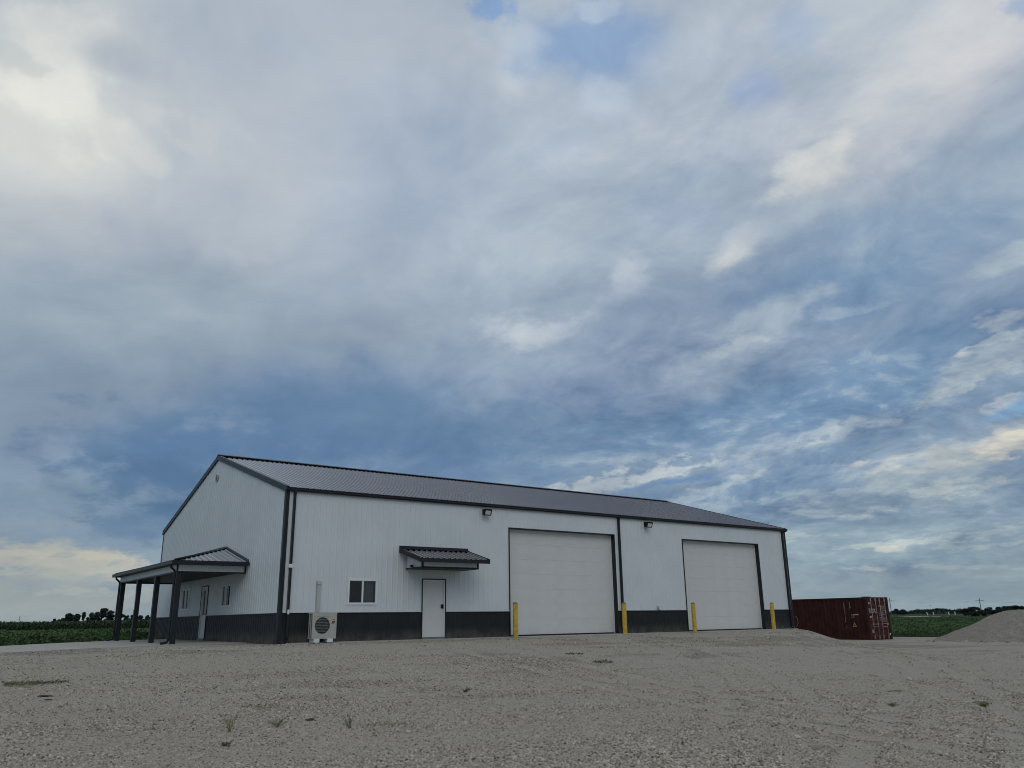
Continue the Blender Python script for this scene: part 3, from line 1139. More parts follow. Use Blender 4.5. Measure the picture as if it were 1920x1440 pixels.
# refrigerant line cover above the heat pump
mb = MB()
mb.box(1.28, 1.40, -.075, -.0205, .93, 1.86)
cov = mb.build('line_cover', M['beige_dk'], shed)
mb = MB()
mb.box(1.262, 1.418, -.098, -.0205, 1.862, 1.985)
c_ = mb.build('line_cover_cap', M['beige_dk'], cov)
bevel(c_, .02, 2)
mb = MB()
mb.box(1.272, 1.408, -.082, -.0205, 1.815, 1.858)
mb.build('line_cover_joint', M['beige'], cov)
# wall faucet
mb = MB()
mb.tube([(17.93, -.02, .98), (17.93, -.11, .98), (17.93, -.15, .93)], .022, 8)
mb.tube([(17.93, -.075, .97), (17.93, -.075, 1.07)], .018, 8)
mb.box(17.88, 17.98, -.095, -.055, 1.07, 1.095)
mb.build('faucet', M['grille'], shed)

# ------------------------------------------------------------------ canopy over the front door
CX0, CX1, CD = 4.47, 7.51, 1.52
cz_ = lambda y: 3.20 + .275 * y           # y negative outwards
bx0, bx1, bd, bz = 4.78, 7.21, 1.2, 2.46
mb = MB()
mb.box(bx0, bx1, -bd, -.021, bz + .02, bz + .05)
can = mb.build('door_canopy', M['dark'], shed)
# ribbed white side and front boards
def rib_board(P, u0, u1, n, z0, zt):
    return panel(P, u0, u1, z0, zt, [], n, .012)


rib_board(lambda u, d, z: (bx0 - d, -u, z), .022, bd, 5, bz + .05, lambda u: cz_(-u) - .11).build('side_board', M['white'], can)
rib_board(lambda u, d, z: (bx1 + d, -u, z), .022, bd, 5, bz + .05, lambda u: cz_(-u) - .11).build('side_board', M['white'], can)
rib_board(lambda u, d, z: (u, -bd - d, z), bx0, bx1, 11, bz + .05, lambda u: cz_(-bd) - .11).build('front_board', M['white'], can)
for pts in ((bx0 - .018, bx0 + .045, -bd - .018, -bd + .045), (bx1 - .045, bx1 + .018, -bd - .018, -bd + .045)):
    mb = MB()
    mb.box(*pts, bz - .012, cz_(-bd) - .115)
    mb.build('corner_post', M['trim'], can)
for a in ((bx0 + .046, bx1 - .046, -bd - .018, -bd + .01), (bx0 - .018, bx0 + .01, -bd + .046, -.022), (bx1 - .01, bx1 + .018, -bd + .046, -.022)):
    mb = MB()
    mb.box(*a, bz - .012, bz + .048)
    mb.build('bottom_trim', M['trim'], can)
mb = MB()
mb.box(bx0 + .012, bx1 - .012, -bd + .012, -.022, bz, bz + .018)
mb.build('soffit', M['dark'], can)
mb = MB()
mb.loft([[(x, y, cz_(y) + h) for y, h in ((-.021, 0), (-CD, 0), (-CD, -.11), (-.021, -.11))] for x in (CX0 + .03, CX1 - .03)])
mb.build('roof_deck', M['trim'], can)
n = 13
prof = [(CX0 + .01, .006)]
for k in range(n):
    c = CX0 + (CX1 - CX0) / n * (k + .5)
    prof += [(c - .034, .006), (c - .014, .034), (c + .014, .034), (c + .034, .006)]
prof.append((CX1 - .01, .006))
mb = MB()
mb.loft([[(x, y, cz_(y) + h) for x, h in prof] for y in (-.024, -CD - .02)], cap=False, closed=False)
mb.build('roof_panel', M['roof'], can)
mb = MB()
mb.box(CX0, CX1, -CD - .035, -CD - .003, cz_(-CD) - .14, cz_(-CD) - .002)
mb.build('eave_fascia', M['trim'], can)
for x0 in (CX0 - .012, CX1 - .018):
    mb = MB()
    mb.loft([[(x, y, cz_(y) + h) for x, h in ((x0, .042), (x0 + .03, .042), (x0 + .03, -.13), (x0, -.13))] for y in (-.024, -CD - .034)])
    mb.build('rake_fascia', M['trim'], can)
mb = MB()
mb.loft([[(x, y, z) for y, z in ((-.021, cz_(0) + .12), (-.03, cz_(0) + .12), (-.035, cz_(0) + .045), (-.16, cz_(-.13) + .042), (-.16, cz_(-.13) + .036), (-.021, cz_(0) + .03))] for x in (CX0 - .013, CX1 + .013)])
mb.build('wall_flashing', M['trim'], can)

# ------------------------------------------------------------------ porch on the gable end
PY0, PY1, PX = 3.66, 13.33, -2.4          # outer faces of the beams, post line
RX, RY0, RY1, EZ, PZ = -2.66, 3.40, 13.59, 2.79, 3.50
KY0, KY1 = 6.28, 10.71                    # ends of the wall ridge
mb = MB()
mb.box(PX - .07, -.0215, PY0 + .03, PY1 - .03, 2.44, 2.47)
porch = mb.build('porch', M['dark'], shed, label='hip roofed porch on four dark posts')


def slope_poly(name, pts, ribs, m):
    """thin roof plane with ribs running from eave to top"""
    mb = MB()
    n = (Vector(pts[1]) - Vector(pts[0])).cross(Vector(pts[-1]) - Vector(pts[0])).normalized()
    if n.z < 0:
        n = -n
    lo = [Vector(p) - n * .03 for p in pts]
    mb.loft([lo, [Vector(p) for p in pts]])
    for a, b in ribs:
        a, b = Vector(a), Vector(b)
        d = (b - a).normalized()
        s = d.cross(n) * 1
        mb.loft([[p - s * .034 + n * .0005, p - s * .014 + n * .024, p + s * .014 + n * .024, p + s * .034 + n * .0005] for p in (a, b)])
    mb.build(name, m, porch)


def tri_ribs(ye, yk):
    out = []
    k = 0
    x = -.114
    while x > RX + .12:
        t = x / RX              # 0 at wall, 1 at corner
        top = (x, yk + (ye - yk) * t, PZ + (EZ - PZ) * t)
        out.append(((x, ye + (.0 if ye < yk else -.0), EZ), top))
        x -= .2286
    return out


slope_poly('roof_slope', [(RX, RY0, EZ), (-.02, RY0, EZ), (-.02, KY0, PZ)], tri_ribs(RY0, KY0), M['roof'])
slope_poly('roof_slope', [(RX, RY1, EZ), (-.02, RY1, EZ), (-.02, KY1, PZ)], tri_ribs(RY1, KY1), M['roof'])
rb = []
y = RY0 + .15
while y < RY1 - .1:
    if y < KY0:
        t = 1 - (y - RY0) / (KY0 - RY0)
    elif y > KY1:
        t = 1 - (RY1 - y) / (RY1 - KY1)
    else:
        t = 0
    rb.append(((RX, y, EZ), (RX * t - .02 * (1 - t), y, EZ + (PZ - EZ) * (1 - t))))
    y += .2286
slope_poly('roof_slope', [(RX, RY0, EZ), (-.02, KY0, PZ), (-.02, KY1, PZ), (RX, RY1, EZ)], rb, M['roof'])
for a, b in (((RX, RY0, EZ), (-.03, KY0, PZ)), ((RX, RY1, EZ), (-.03, KY1, PZ))):
    mb = MB()
    mb.tube([Vector(a) + Vector((0, 0, .03)), Vector(b) + Vector((0, 0, .012))], .036, 6)
    mb.build('hip_cap', M['trim'], porch)
for a, b in (((-.03, RY0, EZ), (-.03, KY0, PZ)), ((-.03, KY0, PZ), (-.03, KY1, PZ)), ((-.03, KY1, PZ), (-.03, RY1, EZ))):
    mb = MB()
    mb.loft([[Vector(p) + Vector(o) for o in ((-.03, 0, .02), (.008, 0, .02), (.008, 0, .10), (-.005, 0, .10))] for p in (a, b)])
    mb.build('wall_flashing', M['trim'], porch)
# gutters on the three eaves
for box in ((RX - .11, RX + .0, RY0 - .11, RY1 + .11), (RX + .001, -.025, RY0 - .11, RY0), (RX + .001, -.025, RY1, RY1 + .11)):
    mb = MB()
    mb.box(*box, EZ - .125, EZ + .005)
    mb.build('gutter', M['trim'], porch)
mb = MB()
mb.box(RX + .002, -.022, RY0 + .002, RY1 - .002, EZ - .13, EZ - .10)
mb.build('eave_soffit', M['dark'], porch)
# white ribbed beams
z0, z1 = 2.43, EZ - .132
panel(lambda u, d, z: (PX - .08 - d, u, z), PY0, PY1, z0, lambda u: z1, [], 42, .012).build('beam_board', M['white'], porch)
panel(lambda u, d, z: (u, PY0 - d, z), PX - .08, -.022, z0, lambda u: z1, [], 10, .012).build('beam_board', M['white'], porch)
panel(lambda u, d, z: (u, PY1 + d, z), PX - .08, -.022, z0, lambda u: z1, [], 10, .012).build('beam_board', M['white'], porch)
for bxs in ((PX - .10, -.022, PY0 - .016, PY0 + .03), (PX - .10, -.022, PY1 - .03, PY1 + .016), (PX - .10, PX - .05, PY0 + .031, PY1 - .031)):
    mb = MB()
    mb.box(*bxs, z0 - .045, z0 + .004)
    mb.build('beam_trim', M['trim'], porch)
mb = MB()
mb.box(-.075, -.022, PY0 - .02, PY0 + .03, z0 + .005, z1)
mb.build('beam_trim', M['trim'], porch)
mb = MB()
mb.box(PX - .105, PX - .05, PY0 - .02, PY0 + .03, z0 + .005, z1)
mb.build('beam_trim', M['trim'], porch)
POSTS = (3.72, 6.80, 9.85, 13.02)
for i, y in enumerate(POSTS):
    mb = MB()
    h = .088
    mb.box(PX - h, PX + h, y - h, y + h, -.07, z0 - .046)
    p = mb.build('post', M['trim'], porch)
    if i == 2:
        mb = MB()
        mb.box(PX - h - .012, PX - h, y - .03, y + .03, 1.2, 1.95)
        mb.build('thermometer', M['vinyl'], p)
for y in (POSTS[0] - .02, POSTS[3] + .03):
    mb = MB()
    x = PX - .14
    mb.tube([(RX - .055, y - .05, EZ - .10), (RX - .055, y - .05, EZ - .21), (x - .03, y - .03, EZ - .34), (x, y, EZ - .42), (x, y, .06), (x - .03, y, -.0), (x - .27, y - .1, -.035)], .042, 8)
    mb.build('downspout', M['trim'], porch)

# ------------------------------------------------------------------ flood lights, camera
def flood(loc, label, arm):
    t = thing('flood_light', loc, label, 'flood light', 'flood lights under the front eave')
    mb = MB()
    mb.box(-.08, .08, -.0, .05, -.09, .13)
    mb.build('mounting_box', M['black'], t)
    a = R(22)
    ro = lambda x, y, z: (x, -.17 + y * math.cos(a) - z * math.sin(a), z * math.cos(a) + y * math.sin(a))
    mb = MB()
    mb.loft([[ro(x, y, z) for x, z in ((-.18, -.13), (.18, -.13), (.18, .13), (-.18, .13))] for y in (-.07, -.04)] + [[ro(x, .07, z) for x, z in ((-.12, -.09), (.12, -.09), (.12, .09), (-.12, .09))]])
    mb.build('housing', M['black'], t)
    mb = MB()
    mb.loft([[ro(x, y, z) for x, z in ((-.125, -.09), (.125, -.09), (.125, .07), (-.125, .07))] for y in (-.078, -.0705)])
    mb.build('lens', M['lens'], t)
    mb = MB()
    mb.tube([(0, -.005, .02 + arm), (0, -.10, .02 + arm * .5)], .03, 8)
    mb.build('arm', M['black'], t)


flood((8.29, -.075, 4.80), 'black flood light on the wall left of the nearer big door', .02)
flood((17.46, -.075, 4.80), 'black flood light on the wall right of the middle downspout', .06)

t = thing('security_camera', (4.765, -.50, 2.56), 'small black security camera on the side of the door canopy', 'camera')
mb = MB()
mb.tube([(0, 0, 0), (-.03, 0, 0)], .045, 10)
mb.build('base', M['black'], t)
mb = MB()
mb.tube([(-.03, .0, .0), (-.09, -.03, -.005), (-.11, -.17, -.02)], [.02, .04, .042], 10)
mb.build('camera_body', M['black'], t)

# ------------------------------------------------------------------ heat pump
AX0, AX1, AY0, AY1, AZ0, AZ1 = .965, 1.835, -.56, -.22, .075, .90
hp = thing('heat_pump', (1.4, -.39, -.045), 'beige outdoor heat pump with a round fan grille by the wainscot', 'heat pump')
ox, oy, oz = 1.4, -.39, -.045


def hbox(name, b, m, par=None, bev=0):
    mb = MB()
    mb.box(b[0] - ox, b[1] - ox, b[2] - oy, b[3] - oy, b[4] - oz, b[5] - oz)
    o = mb.build(name, m, par or hp)
    if bev:
        bevel(o, bev, 3)
    return o


# casing: front plate with a round hole, sides, top
cxf, czf, rf = 1.325, .50, .272
mb = MB()
K = 40
cir = [(cxf + rf * math.cos(2 * math.pi * i / K), czf + rf * math.sin(2 * math.pi * i / K)) for i in range(K)]


def onrect(ang):
    c, s = math.cos(ang), math.sin(ang)
    tx = ((AX1 - cxf) / c if c > 0 else (AX0 - cxf) / c) if abs(c) > 1e-9 else 1e9
    tz = ((AZ1 - czf) / s if s > 0 else (AZ0 - czf) / s) if abs(s) > 1e-9 else 1e9
    k = min(tx, tz)
    return cxf + c * k, czf + s * k


angs = sorted([2 * math.pi * i / K for i in range(K)] + [math.atan2(z - czf, x - cxf) % (2 * math.pi) for x in (AX0, AX1) for z in (AZ0, AZ1)])
for i in range(len(angs)):
    a, b = angs[i], angs[(i + 1) % len(angs)]
    p = [(cxf + rf * math.cos(a), czf + rf * math.sin(a)), onrect(a), onrect(b), (cxf + rf * math.cos(b), czf + rf * math.sin(b))]
    mb.face([(x - ox, AY0 - oy, z - oz) for x, z in p])
    mb.face([(p[0][0] - ox, AY0 - oy, p[0][1] - oz), (p[3][0] - ox, AY0 - oy, p[3][1] - oz), (p[3][0] - ox, AY0 + .06 - oy, p[3][1] - oz), (p[0][0] - ox, AY0 + .06 - oy, p[0][1] - oz)])
mb.box(AX0 - ox, AX1 - ox, AY0 + .001 - oy, AY1 - oy, AZ0 - oz, AZ0 + .02 - oz)
mb.box(AX1 - .02 - ox, AX1 - ox, AY0 + .001 - oy, AY1 - oy, AZ0 + .021 - oz, AZ1 - .021 - oz)
mb.box(AX0 - .012 - ox, AX1 + .008 - ox, AY0 - .006 - oy, AY1 + .01 - oy, AZ1 - .02 - oz, AZ1 + .018 - oz)
for y in (AY0 + .001, AY1 - .06, (AY0 + AY1) / 2 - .03):
    mb.box(AX0 - ox, AX0 + .02 - ox, y - oy, y + .045 - oy, AZ0 + .021 - oz, AZ1 - .021 - oz)
mb.build('casing', M['beige'], hp)
hbox('coil', (AX0 + .022, AX0 + .05, AY0 + .01, AY1 - .005, AZ0 + .022, AZ1 - .03), M['fin'])
hbox('back_coil', (AX0 + .06, AX1 - .03, AY1 - .05, AY1 - .02, AZ0 + .022, AZ1 - .03), M['fin'])
hbox('raised_panel_edge', (1.02, 1.64, AY0 - .012, AY0 - .001, .80, .825), M['beige'])
mb = MB()
for i in range(11):
    z = czf - rf + .025 + i * (2 * rf - .05) / 10
    hw = math.sqrt(max(.0004, rf * rf - (z - czf) ** 2))
    mb.box(cxf - hw - ox, cxf + hw - ox, AY0 + .004 - oy, AY0 + .012 - oy, z - .009 - oz, z + .009 - oz)
for r in (.06, .13, .2):
    mb.tube([(cxf + r * math.cos(a) - ox, AY0 + .014 - oy, czf + r * math.sin(a) - oz) for a in [2 * math.pi * i / 20 for i in range(21)]], .004, 4)
mb.build('fan_grille', M['grille'], hp)
mb = MB()
for k in range(3):
    a0 = k * 2.094
    rows = []
    for r in (.05, .15, .25):
        rows.append([(cxf + r * math.cos(a0 + s * .8) - ox, AY0 + .10 + .04 * s - oy, czf + r * math.sin(a0 + s * .8) - oz) for s in (-.6, 0, .6)])
    mb.loft(rows, cap=False, closed=False)
mb.tube([(cxf - ox, AY0 + .07 - oy, czf - oz), (cxf - ox, AY0 + .14 - oy, czf - oz)], .055, 12)
mb.build('fan', M['fin'], hp)
mb = MB()
mb.face([(cxf + .28 * math.cos(2 * math.pi * i / 20) - ox, AY0 + .2 - oy, czf + .28 * math.sin(2 * math.pi * i / 20) - oz) for i in range(20)])
mb.build('fan_shroud', M['fin'], hp)
for x in (1.04, 1.52):
    hbox('foot', (x, x + .20, AY0 - .02, AY1 + .03, -.045, AZ0 - .002), M['vinyl'], None, .012)
hbox('valve_cover', (AX1 + .001, AX1 + .03, AY0 + .05, AY1 - .05, .26, .36), M['black'])
mb = MB()
y = AY0 - .0025
par_ = lambda k: [(1.715 + sx_ * .055 * k + sz * .026 * k - ox, y - .0012 * (1 - k) - oy, .605 + sz * .047 * k - oz) for sx_, sz in ((-1, -1), (1, -1), (1, 1), (-1, 1))]
mb.face(par_(1), 0)
mb.face(par_(.84), 1)
mb.face(par_(.38), 0)
mb.build('orange_emblem', [M['logo_o'], M['logo_k']], hp)
mb = MB()
for a, b in ((1.66, 1.68), (1.695, 1.76)):
    mb.face([(a - ox, y - oy, .685 - oz), (b - ox, y - oy, .685 - oz), (b - ox, y - oy, .70 - oz), (a - ox, y - oy, .70 - oz)])
mb.build('name_print', M['logo_k'], hp)

# ------------------------------------------------------------------ bollards
def bollard_proto():
    t = thing('bollard', (0, 0, 0), '', 'bollard', 'yellow bollards at the overhead doors')
    mb = MB()
    n = 20
    ring = lambda r, z: [(r * math.cos(2 * math.pi * i / n), r * math.sin(2 * math.pi * i / n), z) for i in range(n)]
    mb.loft([ring(.098, -.05), ring(.098, 1.225)], cap=False)
    mb.build('sleeve', M['yellow'], t, smooth=True)
    mb = MB()
    mb.loft([ring(.0975, 1.22), ring(.097, 1.24), ring(.085, 1.262), ring(.055, 1.278), ring(.01, 1.283)])
    mb.build('cap', M['conc_cap'], t, smooth=True)
    return t


bol = bollard_proto()
BP = ((9.30, -.70, 'yellow bollard at the left jamb of the nearer overhead door'), (15.17, -.70, 'yellow bollard at the right jamb of the nearer overhead door'),
      (19.60, -.70, 'yellow bollard at the left jamb of the farther overhead door'), (25.47, -.70, 'yellow bollard nearest the right end of the building'))
for i, (x, y, lb) in enumerate(BP):
    if i == 0:
        bol.location = (x, y, -.02)
        bol['label'] = lb
    else:
        dup(bol, (x, y, -.02), i * 1.1, lb)

# ------------------------------------------------------------------ shipping container
CW, CL, CH = 2.44, 6.06, 2.59
ct = thing('shipping_container', (38.82, 2.15, -.925), 'maroon steel shipping container with white lettering at the right end', 'container', None, R(-1.5))
mb = MB()
pw = .16
for x in (0, CW - pw):
    for y in (0, CL - pw):
        mb.box(x, x + pw, y, y + pw, .12, CH - .12)
for x in (.004, CW - .094):
    mb.box(x, x + .09, pw, CL - pw, .012, .16)
    mb.box(x, x + .09, pw, CL - pw, CH - .10, CH - .006)
for y in (.004, CL - .104):
    mb.box(pw, CW - pw, y, y + .10, .012, .16)
    mb.box(pw, CW - pw, y, y + .10, CH - .12, CH - .006)
mb.build('frame', M['maroon'], ct)


def corrug(u0, u1, n, dep):
    w = (u1 - u0) / n
    out = []
    for k in range(n):
        a = u0 + k * w
        out += [(a, 0), (a + w * .25, 0), (a + w * .5, dep), (a + w * .75, dep)]
    return out + [(u1, 0)]


for x, s in ((.018, 1), (CW - .018, -1)):
    mb = MB()
    mb.loft([[(x + s * d, u, z) for u, d in corrug(pw, CL - pw, 20, .036)] for z in (.16, CH - .10)], cap=False, closed=False)
    mb.build('side_wall', M['maroon'], ct)
mb = MB()
mb.loft([[(u, CL - .03 - d, z) for u, d in corrug(pw, CW - pw, 9, .036)] for z in (.16, CH - .12)], cap=False, closed=False)
mb.build('end_wall', M['maroon'], ct)
mb = MB()
mb.loft([[(x, u, CH - .02 - d * .5) for u, d in corrug(.1, CL - .1, 22, .03)] for x in (.09, CW - .09)], cap=False, closed=False)
mb.build('roof', M['maroon'], ct)
mb = MB()
mb.box(.09, CW - .09, .1, CL - .1, .10, .13)
mb.build('floor', M['room'], ct)
cc = MB()
cc.box(-.003, .175, -.003, .165, 0, .118)
cm_ = cc.mesh('corner_casting', M['maroon2'])
for x in (0, CW - .172):
    for y in (0, CL - .162):
        for z in (0, CH - .118):
            link('corner_casting', cm_, ct, (x, y, z))
mb = MB()
mb.box(.0, .62, .0, .3, CH + .001, CH + .035)
mb.build('roof_plate', M['maroon2'], ct)
# doors on the end that faces the camera's right
for i in range(2):
    x0 = .165 + i * 1.058
    mb = MB()
    prof = []
    zz_ = np.linspace(.19, CH - .15, 6)
    for a, b in zip(zz_[:-1], zz_[1:]):
        h = b - a
        prof += [(a, 0), (a + h * .30, 0), (a + h * .42, .03), (a + h * .88, .03)]
    prof.append((zz_[-1], 0))
    mb.loft([[(x, .012 + d, z) for z, d in prof] for x in (x0 + .05, x0 + 1.0)], cap=False, closed=False)
    mb.box(x0, x0 + .05, .006, .05, .165, CH - .13)
    mb.box(x0 + 1.0, x0 + 1.05, .006, .05, .165, CH - .13)
    mb.box(x0 + .051, x0 + .999, .006, .05, .165, .19)
    mb.box(x0 + .051, x0 + .999, .006, .05, CH - .15, CH - .13)
    dr = mb.build('container_door', M['maroon2'], ct)
    for rx in (x0 + .30, x0 + .82) if i == 0 else (x0 + .22, x0 + .76):
        mb = MB()
        mb.tube([(rx, -.03, .06), (rx, -.03, CH - .05)], .021, 8)
        mb.build('locking_rod', M['rod'], dr, smooth=True)
        mb = MB()
        for z in (.10, .22, .95, 1.65, CH - .22, CH - .12):
            mb.box(rx - .05, rx + .05, -.045, .004, z - .035, z + .035)
        mb.build('rod_bracket', M['rod'], dr)
    ra = x0 + (.30 if i == 0 else .22)
    for z in (.78, .95 if i == 0 else .97):
        mb = MB()
        mb.tube([(ra + .02, -.055, z), (ra + .30, -.06, z - .01), (ra + .5, -.055, z + .0)], .017, 6)
        mb.build('door_handle', M['rod'], dr)
    if i == 0:
        text('door_lettering', 'tex', .58, M['ltr'], dr, (x0 + .015, .002, 1.63), (R(90), 0, 0), sx_=1.0)
        for z, w in ((1.38, .22), (2.22, .18)):
            mb = MB()
            mb.box(x0 + .06, x0 + .06 + w, -.001, .004, z - .05, z + .06)
            mb.build('sticker', M['ltr'], dr)
        mb = MB()
        mb.box(x0 + .12, x0 + .3, -.001, .004, .42, .62)
        mb.build('sticker', M['rod'], dr)
    else:
        rowsz = (2.02, 1.92, 1.78, 1.62, 1.52, 1.42, 1.30, 1.20, 1.10)
        words = ('MAX.GR.', '30 480 KG', '67 200 LB', 'TARE', '2 200 KG', 'NET', '28 280 KG', 'CU.CAP.', '33.2 CU.M')
        for z, w in zip(rowsz, words):
            text('weight_lettering', w, .11, M['ltr'], dr, (x0 + .30, .002, z - .04), (R(90), 0, 0), ext=.002)
        text('door_number', '22G1', .15, M['ltr'], dr, (x0 + .03, .002, 1.98), (R(90), 0, 0), ext=.002)
        for z in (1.55, 1.45, 1.3, 1.15):
            text('small_lettering', 'KGS', .09, M['ltr'], dr, (x0 + .04, .002, z), (R(90), 0, 0), ext=.002)
        mb = MB()
        mb.box(x0 + .86, x0 + .96, -.001, .004, .87, 1.0)
        mb.build('sticker', M['gold'], dr)
        mb = MB()
        mb.box(x0 + .94, x0 + 1.04, -.004, .004, .27, .37)
        mb.build('sticker', M['vinyl'], dr)
# lettering on the long side (faces -X): reads left to right towards the doors
RS = (R(90), 0, R(-90))
text('side_number', 'TEXU3471256', .135, M['ltr'], ct, (.008, 1.62, 2.20), RS, vertical=True)
text('side_number', '1', .15, M['ltr'], ct, (.008, 1.64, .74), RS)
text('size_lettering', '22G1', .15, M['ltr'], ct, (.008, 1.22, 2.20), RS, vertical=True)
for z in (1.52, 1.44, 1.36):
    text('side_lettering', 'tex 20', .09, M['ltr'], ct, (.008, 1.16, z), RS)
mb = MB()
mb.face([(.006, .62, 1.50), (.006, .92, 1.50), (.006, .92, 1.57), (.006, .62, 1.57)])
mb.build('sticker', M['ltr'], ct)
mb = MB()
mb.face([(.006, 1.12, .80), (.006, .84, .80), (.006, .98, 1.07)], 0)
mb.face([(.0045, 1.05, .83), (.0045, .91, .83), (.0045, .98, .98)], 1)
mb.build('warning_triangle', [M['gold'], M['maroon']], ct)
mb = MB()
path = [(-.01, 5.42 + .22 * math.cos(a), 1.15 + .34 * math.sin(a)) for a in [R(-80 + 16 * i) for i in range(11)]]
mb.tube([(x, 5.42 - (y - 5.42), z) for x, y, z in path], .014, 5)
mb.build('scrape_mark', M['rod'], ct)

# ------------------------------------------------------------------ gravel pile
gp_c = (43.6, -5.2)
n = 150
mb_v = []
gr = np.linspace(-5.6, 5.6, n)
PX_, PY_ = np.meshgrid(gr, gr, indexing='ij')
rr_ = np.hypot(PX_ * .80 + PY_ * .3, PY_ * .9 - PX_ * .15)
hh = 2.28 * np.clip(1 - rr_ / 4.6, 0, 1) ** 1.05
hh = np.minimum(hh, 1.72 + .1 * np.sin(PX_ * 2)) - .1 * np.exp(-(rr_ / .8) ** 2)
hh = hh - (hh > .05) * .30 * np.clip(vnoise(PX_, PY_, 1.9, 14), 0, 1) * np.clip(hh, 0, 1)
hh = hh + (hh > .05) * (.10 * vnoise(PX_, PY_, .9, 11) + .07 * vnoise(PX_, PY_, .3, 12) + .04 * vnoise(PX_, PY_, .13, 13))
hh = np.where(rr_ > 4.7, -.12, hh - .03)
zz_ = hh + terrain(PX_ + gp_c[0], PY_ + gp_c[1]) + .92
me = bpy.data.meshes.new('gravel_pile')
idx = np.arange(n * n).reshape(n, n)
q = np.stack([idx[:-1, :-1], idx[1:, :-1], idx[1:, 1:], idx[:-1, 1:]], -1).reshape(-1, 4)
keep = (rr_[:-1, :-1] < 4.9).reshape(-1)
me.from_pydata(np.stack([PX_, PY_, zz_], -1).reshape(-1, 3).tolist(), [], q[keep].tolist())
me.materials.append(pile_mat())
me.polygons.foreach_set('use_smooth', [True] * len(me.polygons))
link('gravel_pile', me, None, (gp_c[0], gp_c[1], -.92), label='cone of grey gravel heaped at the edge of the lot', cat='gravel pile')


# ------------------------------------------------------------------ loose stones (too many to count)
def stone_tree(m):
    t = bpy.data.node_groups.new('stones', 'GeometryNodeTree')
    t.interface.new_socket('Geometry', in_out='INPUT', socket_type='NodeSocketGeometry')
    t.interface.new_socket('Geometry', in_out='OUTPUT', socket_type='NodeSocketGeometry')
    gi, go = t.nodes.new('NodeGroupInput'), t.nodes.new('NodeGroupOutput')
    ico = t.nodes.new('GeometryNodeMeshIcoSphere')
    ico.inputs['Radius'].default_value = 1
    ico.inputs['Subdivisions'].default_value = 1
    sm = t.nodes.new('GeometryNodeSetMaterial')
    sm.inputs['Material'].default_value = m
    ip = t.nodes.new('GeometryNodeInstanceOnPoints')
    a = t.nodes.new('GeometryNodeInputNamedAttribute')
    a.data_type = 'FLOAT_VECTOR'
    a.inputs['Name'].default_value = 'turn'
    b = t.nodes.new('GeometryNodeInputNamedAttribute')
    b.data_type = 'FLOAT_VECTOR'
    b.inputs['Name'].default_value = 'size'
    t.links.new(ico.outputs[0], sm.inputs[0])
    t.links.new(gi.outputs[0], ip.inputs['Points'])
    t.links.new(sm.outputs[0], ip.inputs['Instance'])
    t.links.new(a.outputs[0], ip.inputs['Rotation'])
    t.links.new(b.outputs[0], ip.inputs['Scale'])
    t.links.new(ip.outputs[0], go.inputs[0])
    return t


def stone_mat():
    m = bpy.data.materials.new('limestone_chips')
    m.use_nodes = True
    t = m.node_tree
    b = t.nodes['Principled BSDF']
    b.inputs['Roughness'].default_value = .9
    b.inputs['Specular IOR Level'].default_value = .15
    r = N(t, 'ShaderNodeObjectInfo').outputs['Random']
    cr = N(t, 'ShaderNodeValToRGB')
    t.links.new(r, cr.inputs[0])
    e = cr.color_ramp.elements
    e[0].position, e[0].color = 0, (.07, .063, .052, 1)
    e[1].position, e[1].color = 1, (.60, .55, .455, 1)
    for p, c in ((.07, (.22, .20, .168, 1)), (.5, (.40, .353, .29, 1)), (.9, (.495, .442, .368, 1))):
        k = e.new(p)
        k.color = c
    t.links.new(cr.outputs[0], b.inputs['Base Color'])
    return m


def scatter(az0, az1, r0, r1, dens, s0, s1, rs):
    area = .5 * R(az1 - az0) * (r1 * r1 - r0 * r0)
    k = int(area * dens)
    a = R(az0) + rs.random(k) * R(az1 - az0)
    r = np.sqrt(r0 * r0 + rs.random(k) * (r1 * r1 - r0 * r0))
    x, y = CAM.x + r * np.sin(a), CAM.y + r * np.cos(a)
    s = s0 + (s1 - s0) * rs.random(k) ** 2.2
    return x, y, s


parts = [scatter(-4, 78, 6.3, 11, 1650, .006, .019, rng), scatter(-4, 78, 11, 16, 900, .007, .021, rng),
         scatter(-2, 76, 16, 24, 330, .008, .022, rng), scatter(-2, 76, 24, 42, 40, .009, .026, rng), scatter(-2, 76, 7, 40, .12, .035, .06, rng)]
# stones pushed up along the foot of the wall, and rolled down to the foot of the pile
k_ = 2600
parts.append((rng.random(k_) * 29 - .4, -.36 - .55 * rng.random(k_) ** 2, .008 + .02 * rng.random(k_) ** 2))
k_ = 700
a_, r_ = rng.random(k_) * 6.28, 4.3 + 1.6 * rng.random(k_) ** 1.5
parts.append((43.6 + r_ * np.cos(a_) * 1.2, -5.2 + r_ * np.sin(a_), .02 + .06 * rng.random(k_) ** 3))
x = np.concatenate([p[0] for p in parts])
y = np.concatenate([p[1] for p in parts])
s = np.concatenate([p[2] for p in parts])
kc = coarse(x, y)
s = s * (.78 + .55 * kc)
ok = (lot_mask(x, y) > .5) & ~((x > -2.9) & (x < 28.6) & (y > -.45) & (y < 18)) & (rng.random(len(x)) < .74 + .5 * kc)
ok &= ~((x < -2.2) & (y > np.interp(x, [-24, -14, -7.75, -5.5, -2.75], [-12, -3.2, 1.15, 2.42, 2.9]) - .1))
ok &= ~((x > 38.7) & (x < 41.5) & (y > 2.0) & (y < 8.4))
x, y, s = x[ok], y[ok], s[ok]
z = terrain(x, y) + s * .25
me = bpy.data.meshes.new('gravel')
me.from_pydata(np.stack([x, y, z], -1).tolist(), [], [])
a = me.attributes.new('turn', 'FLOAT_VECTOR', 'POINT')
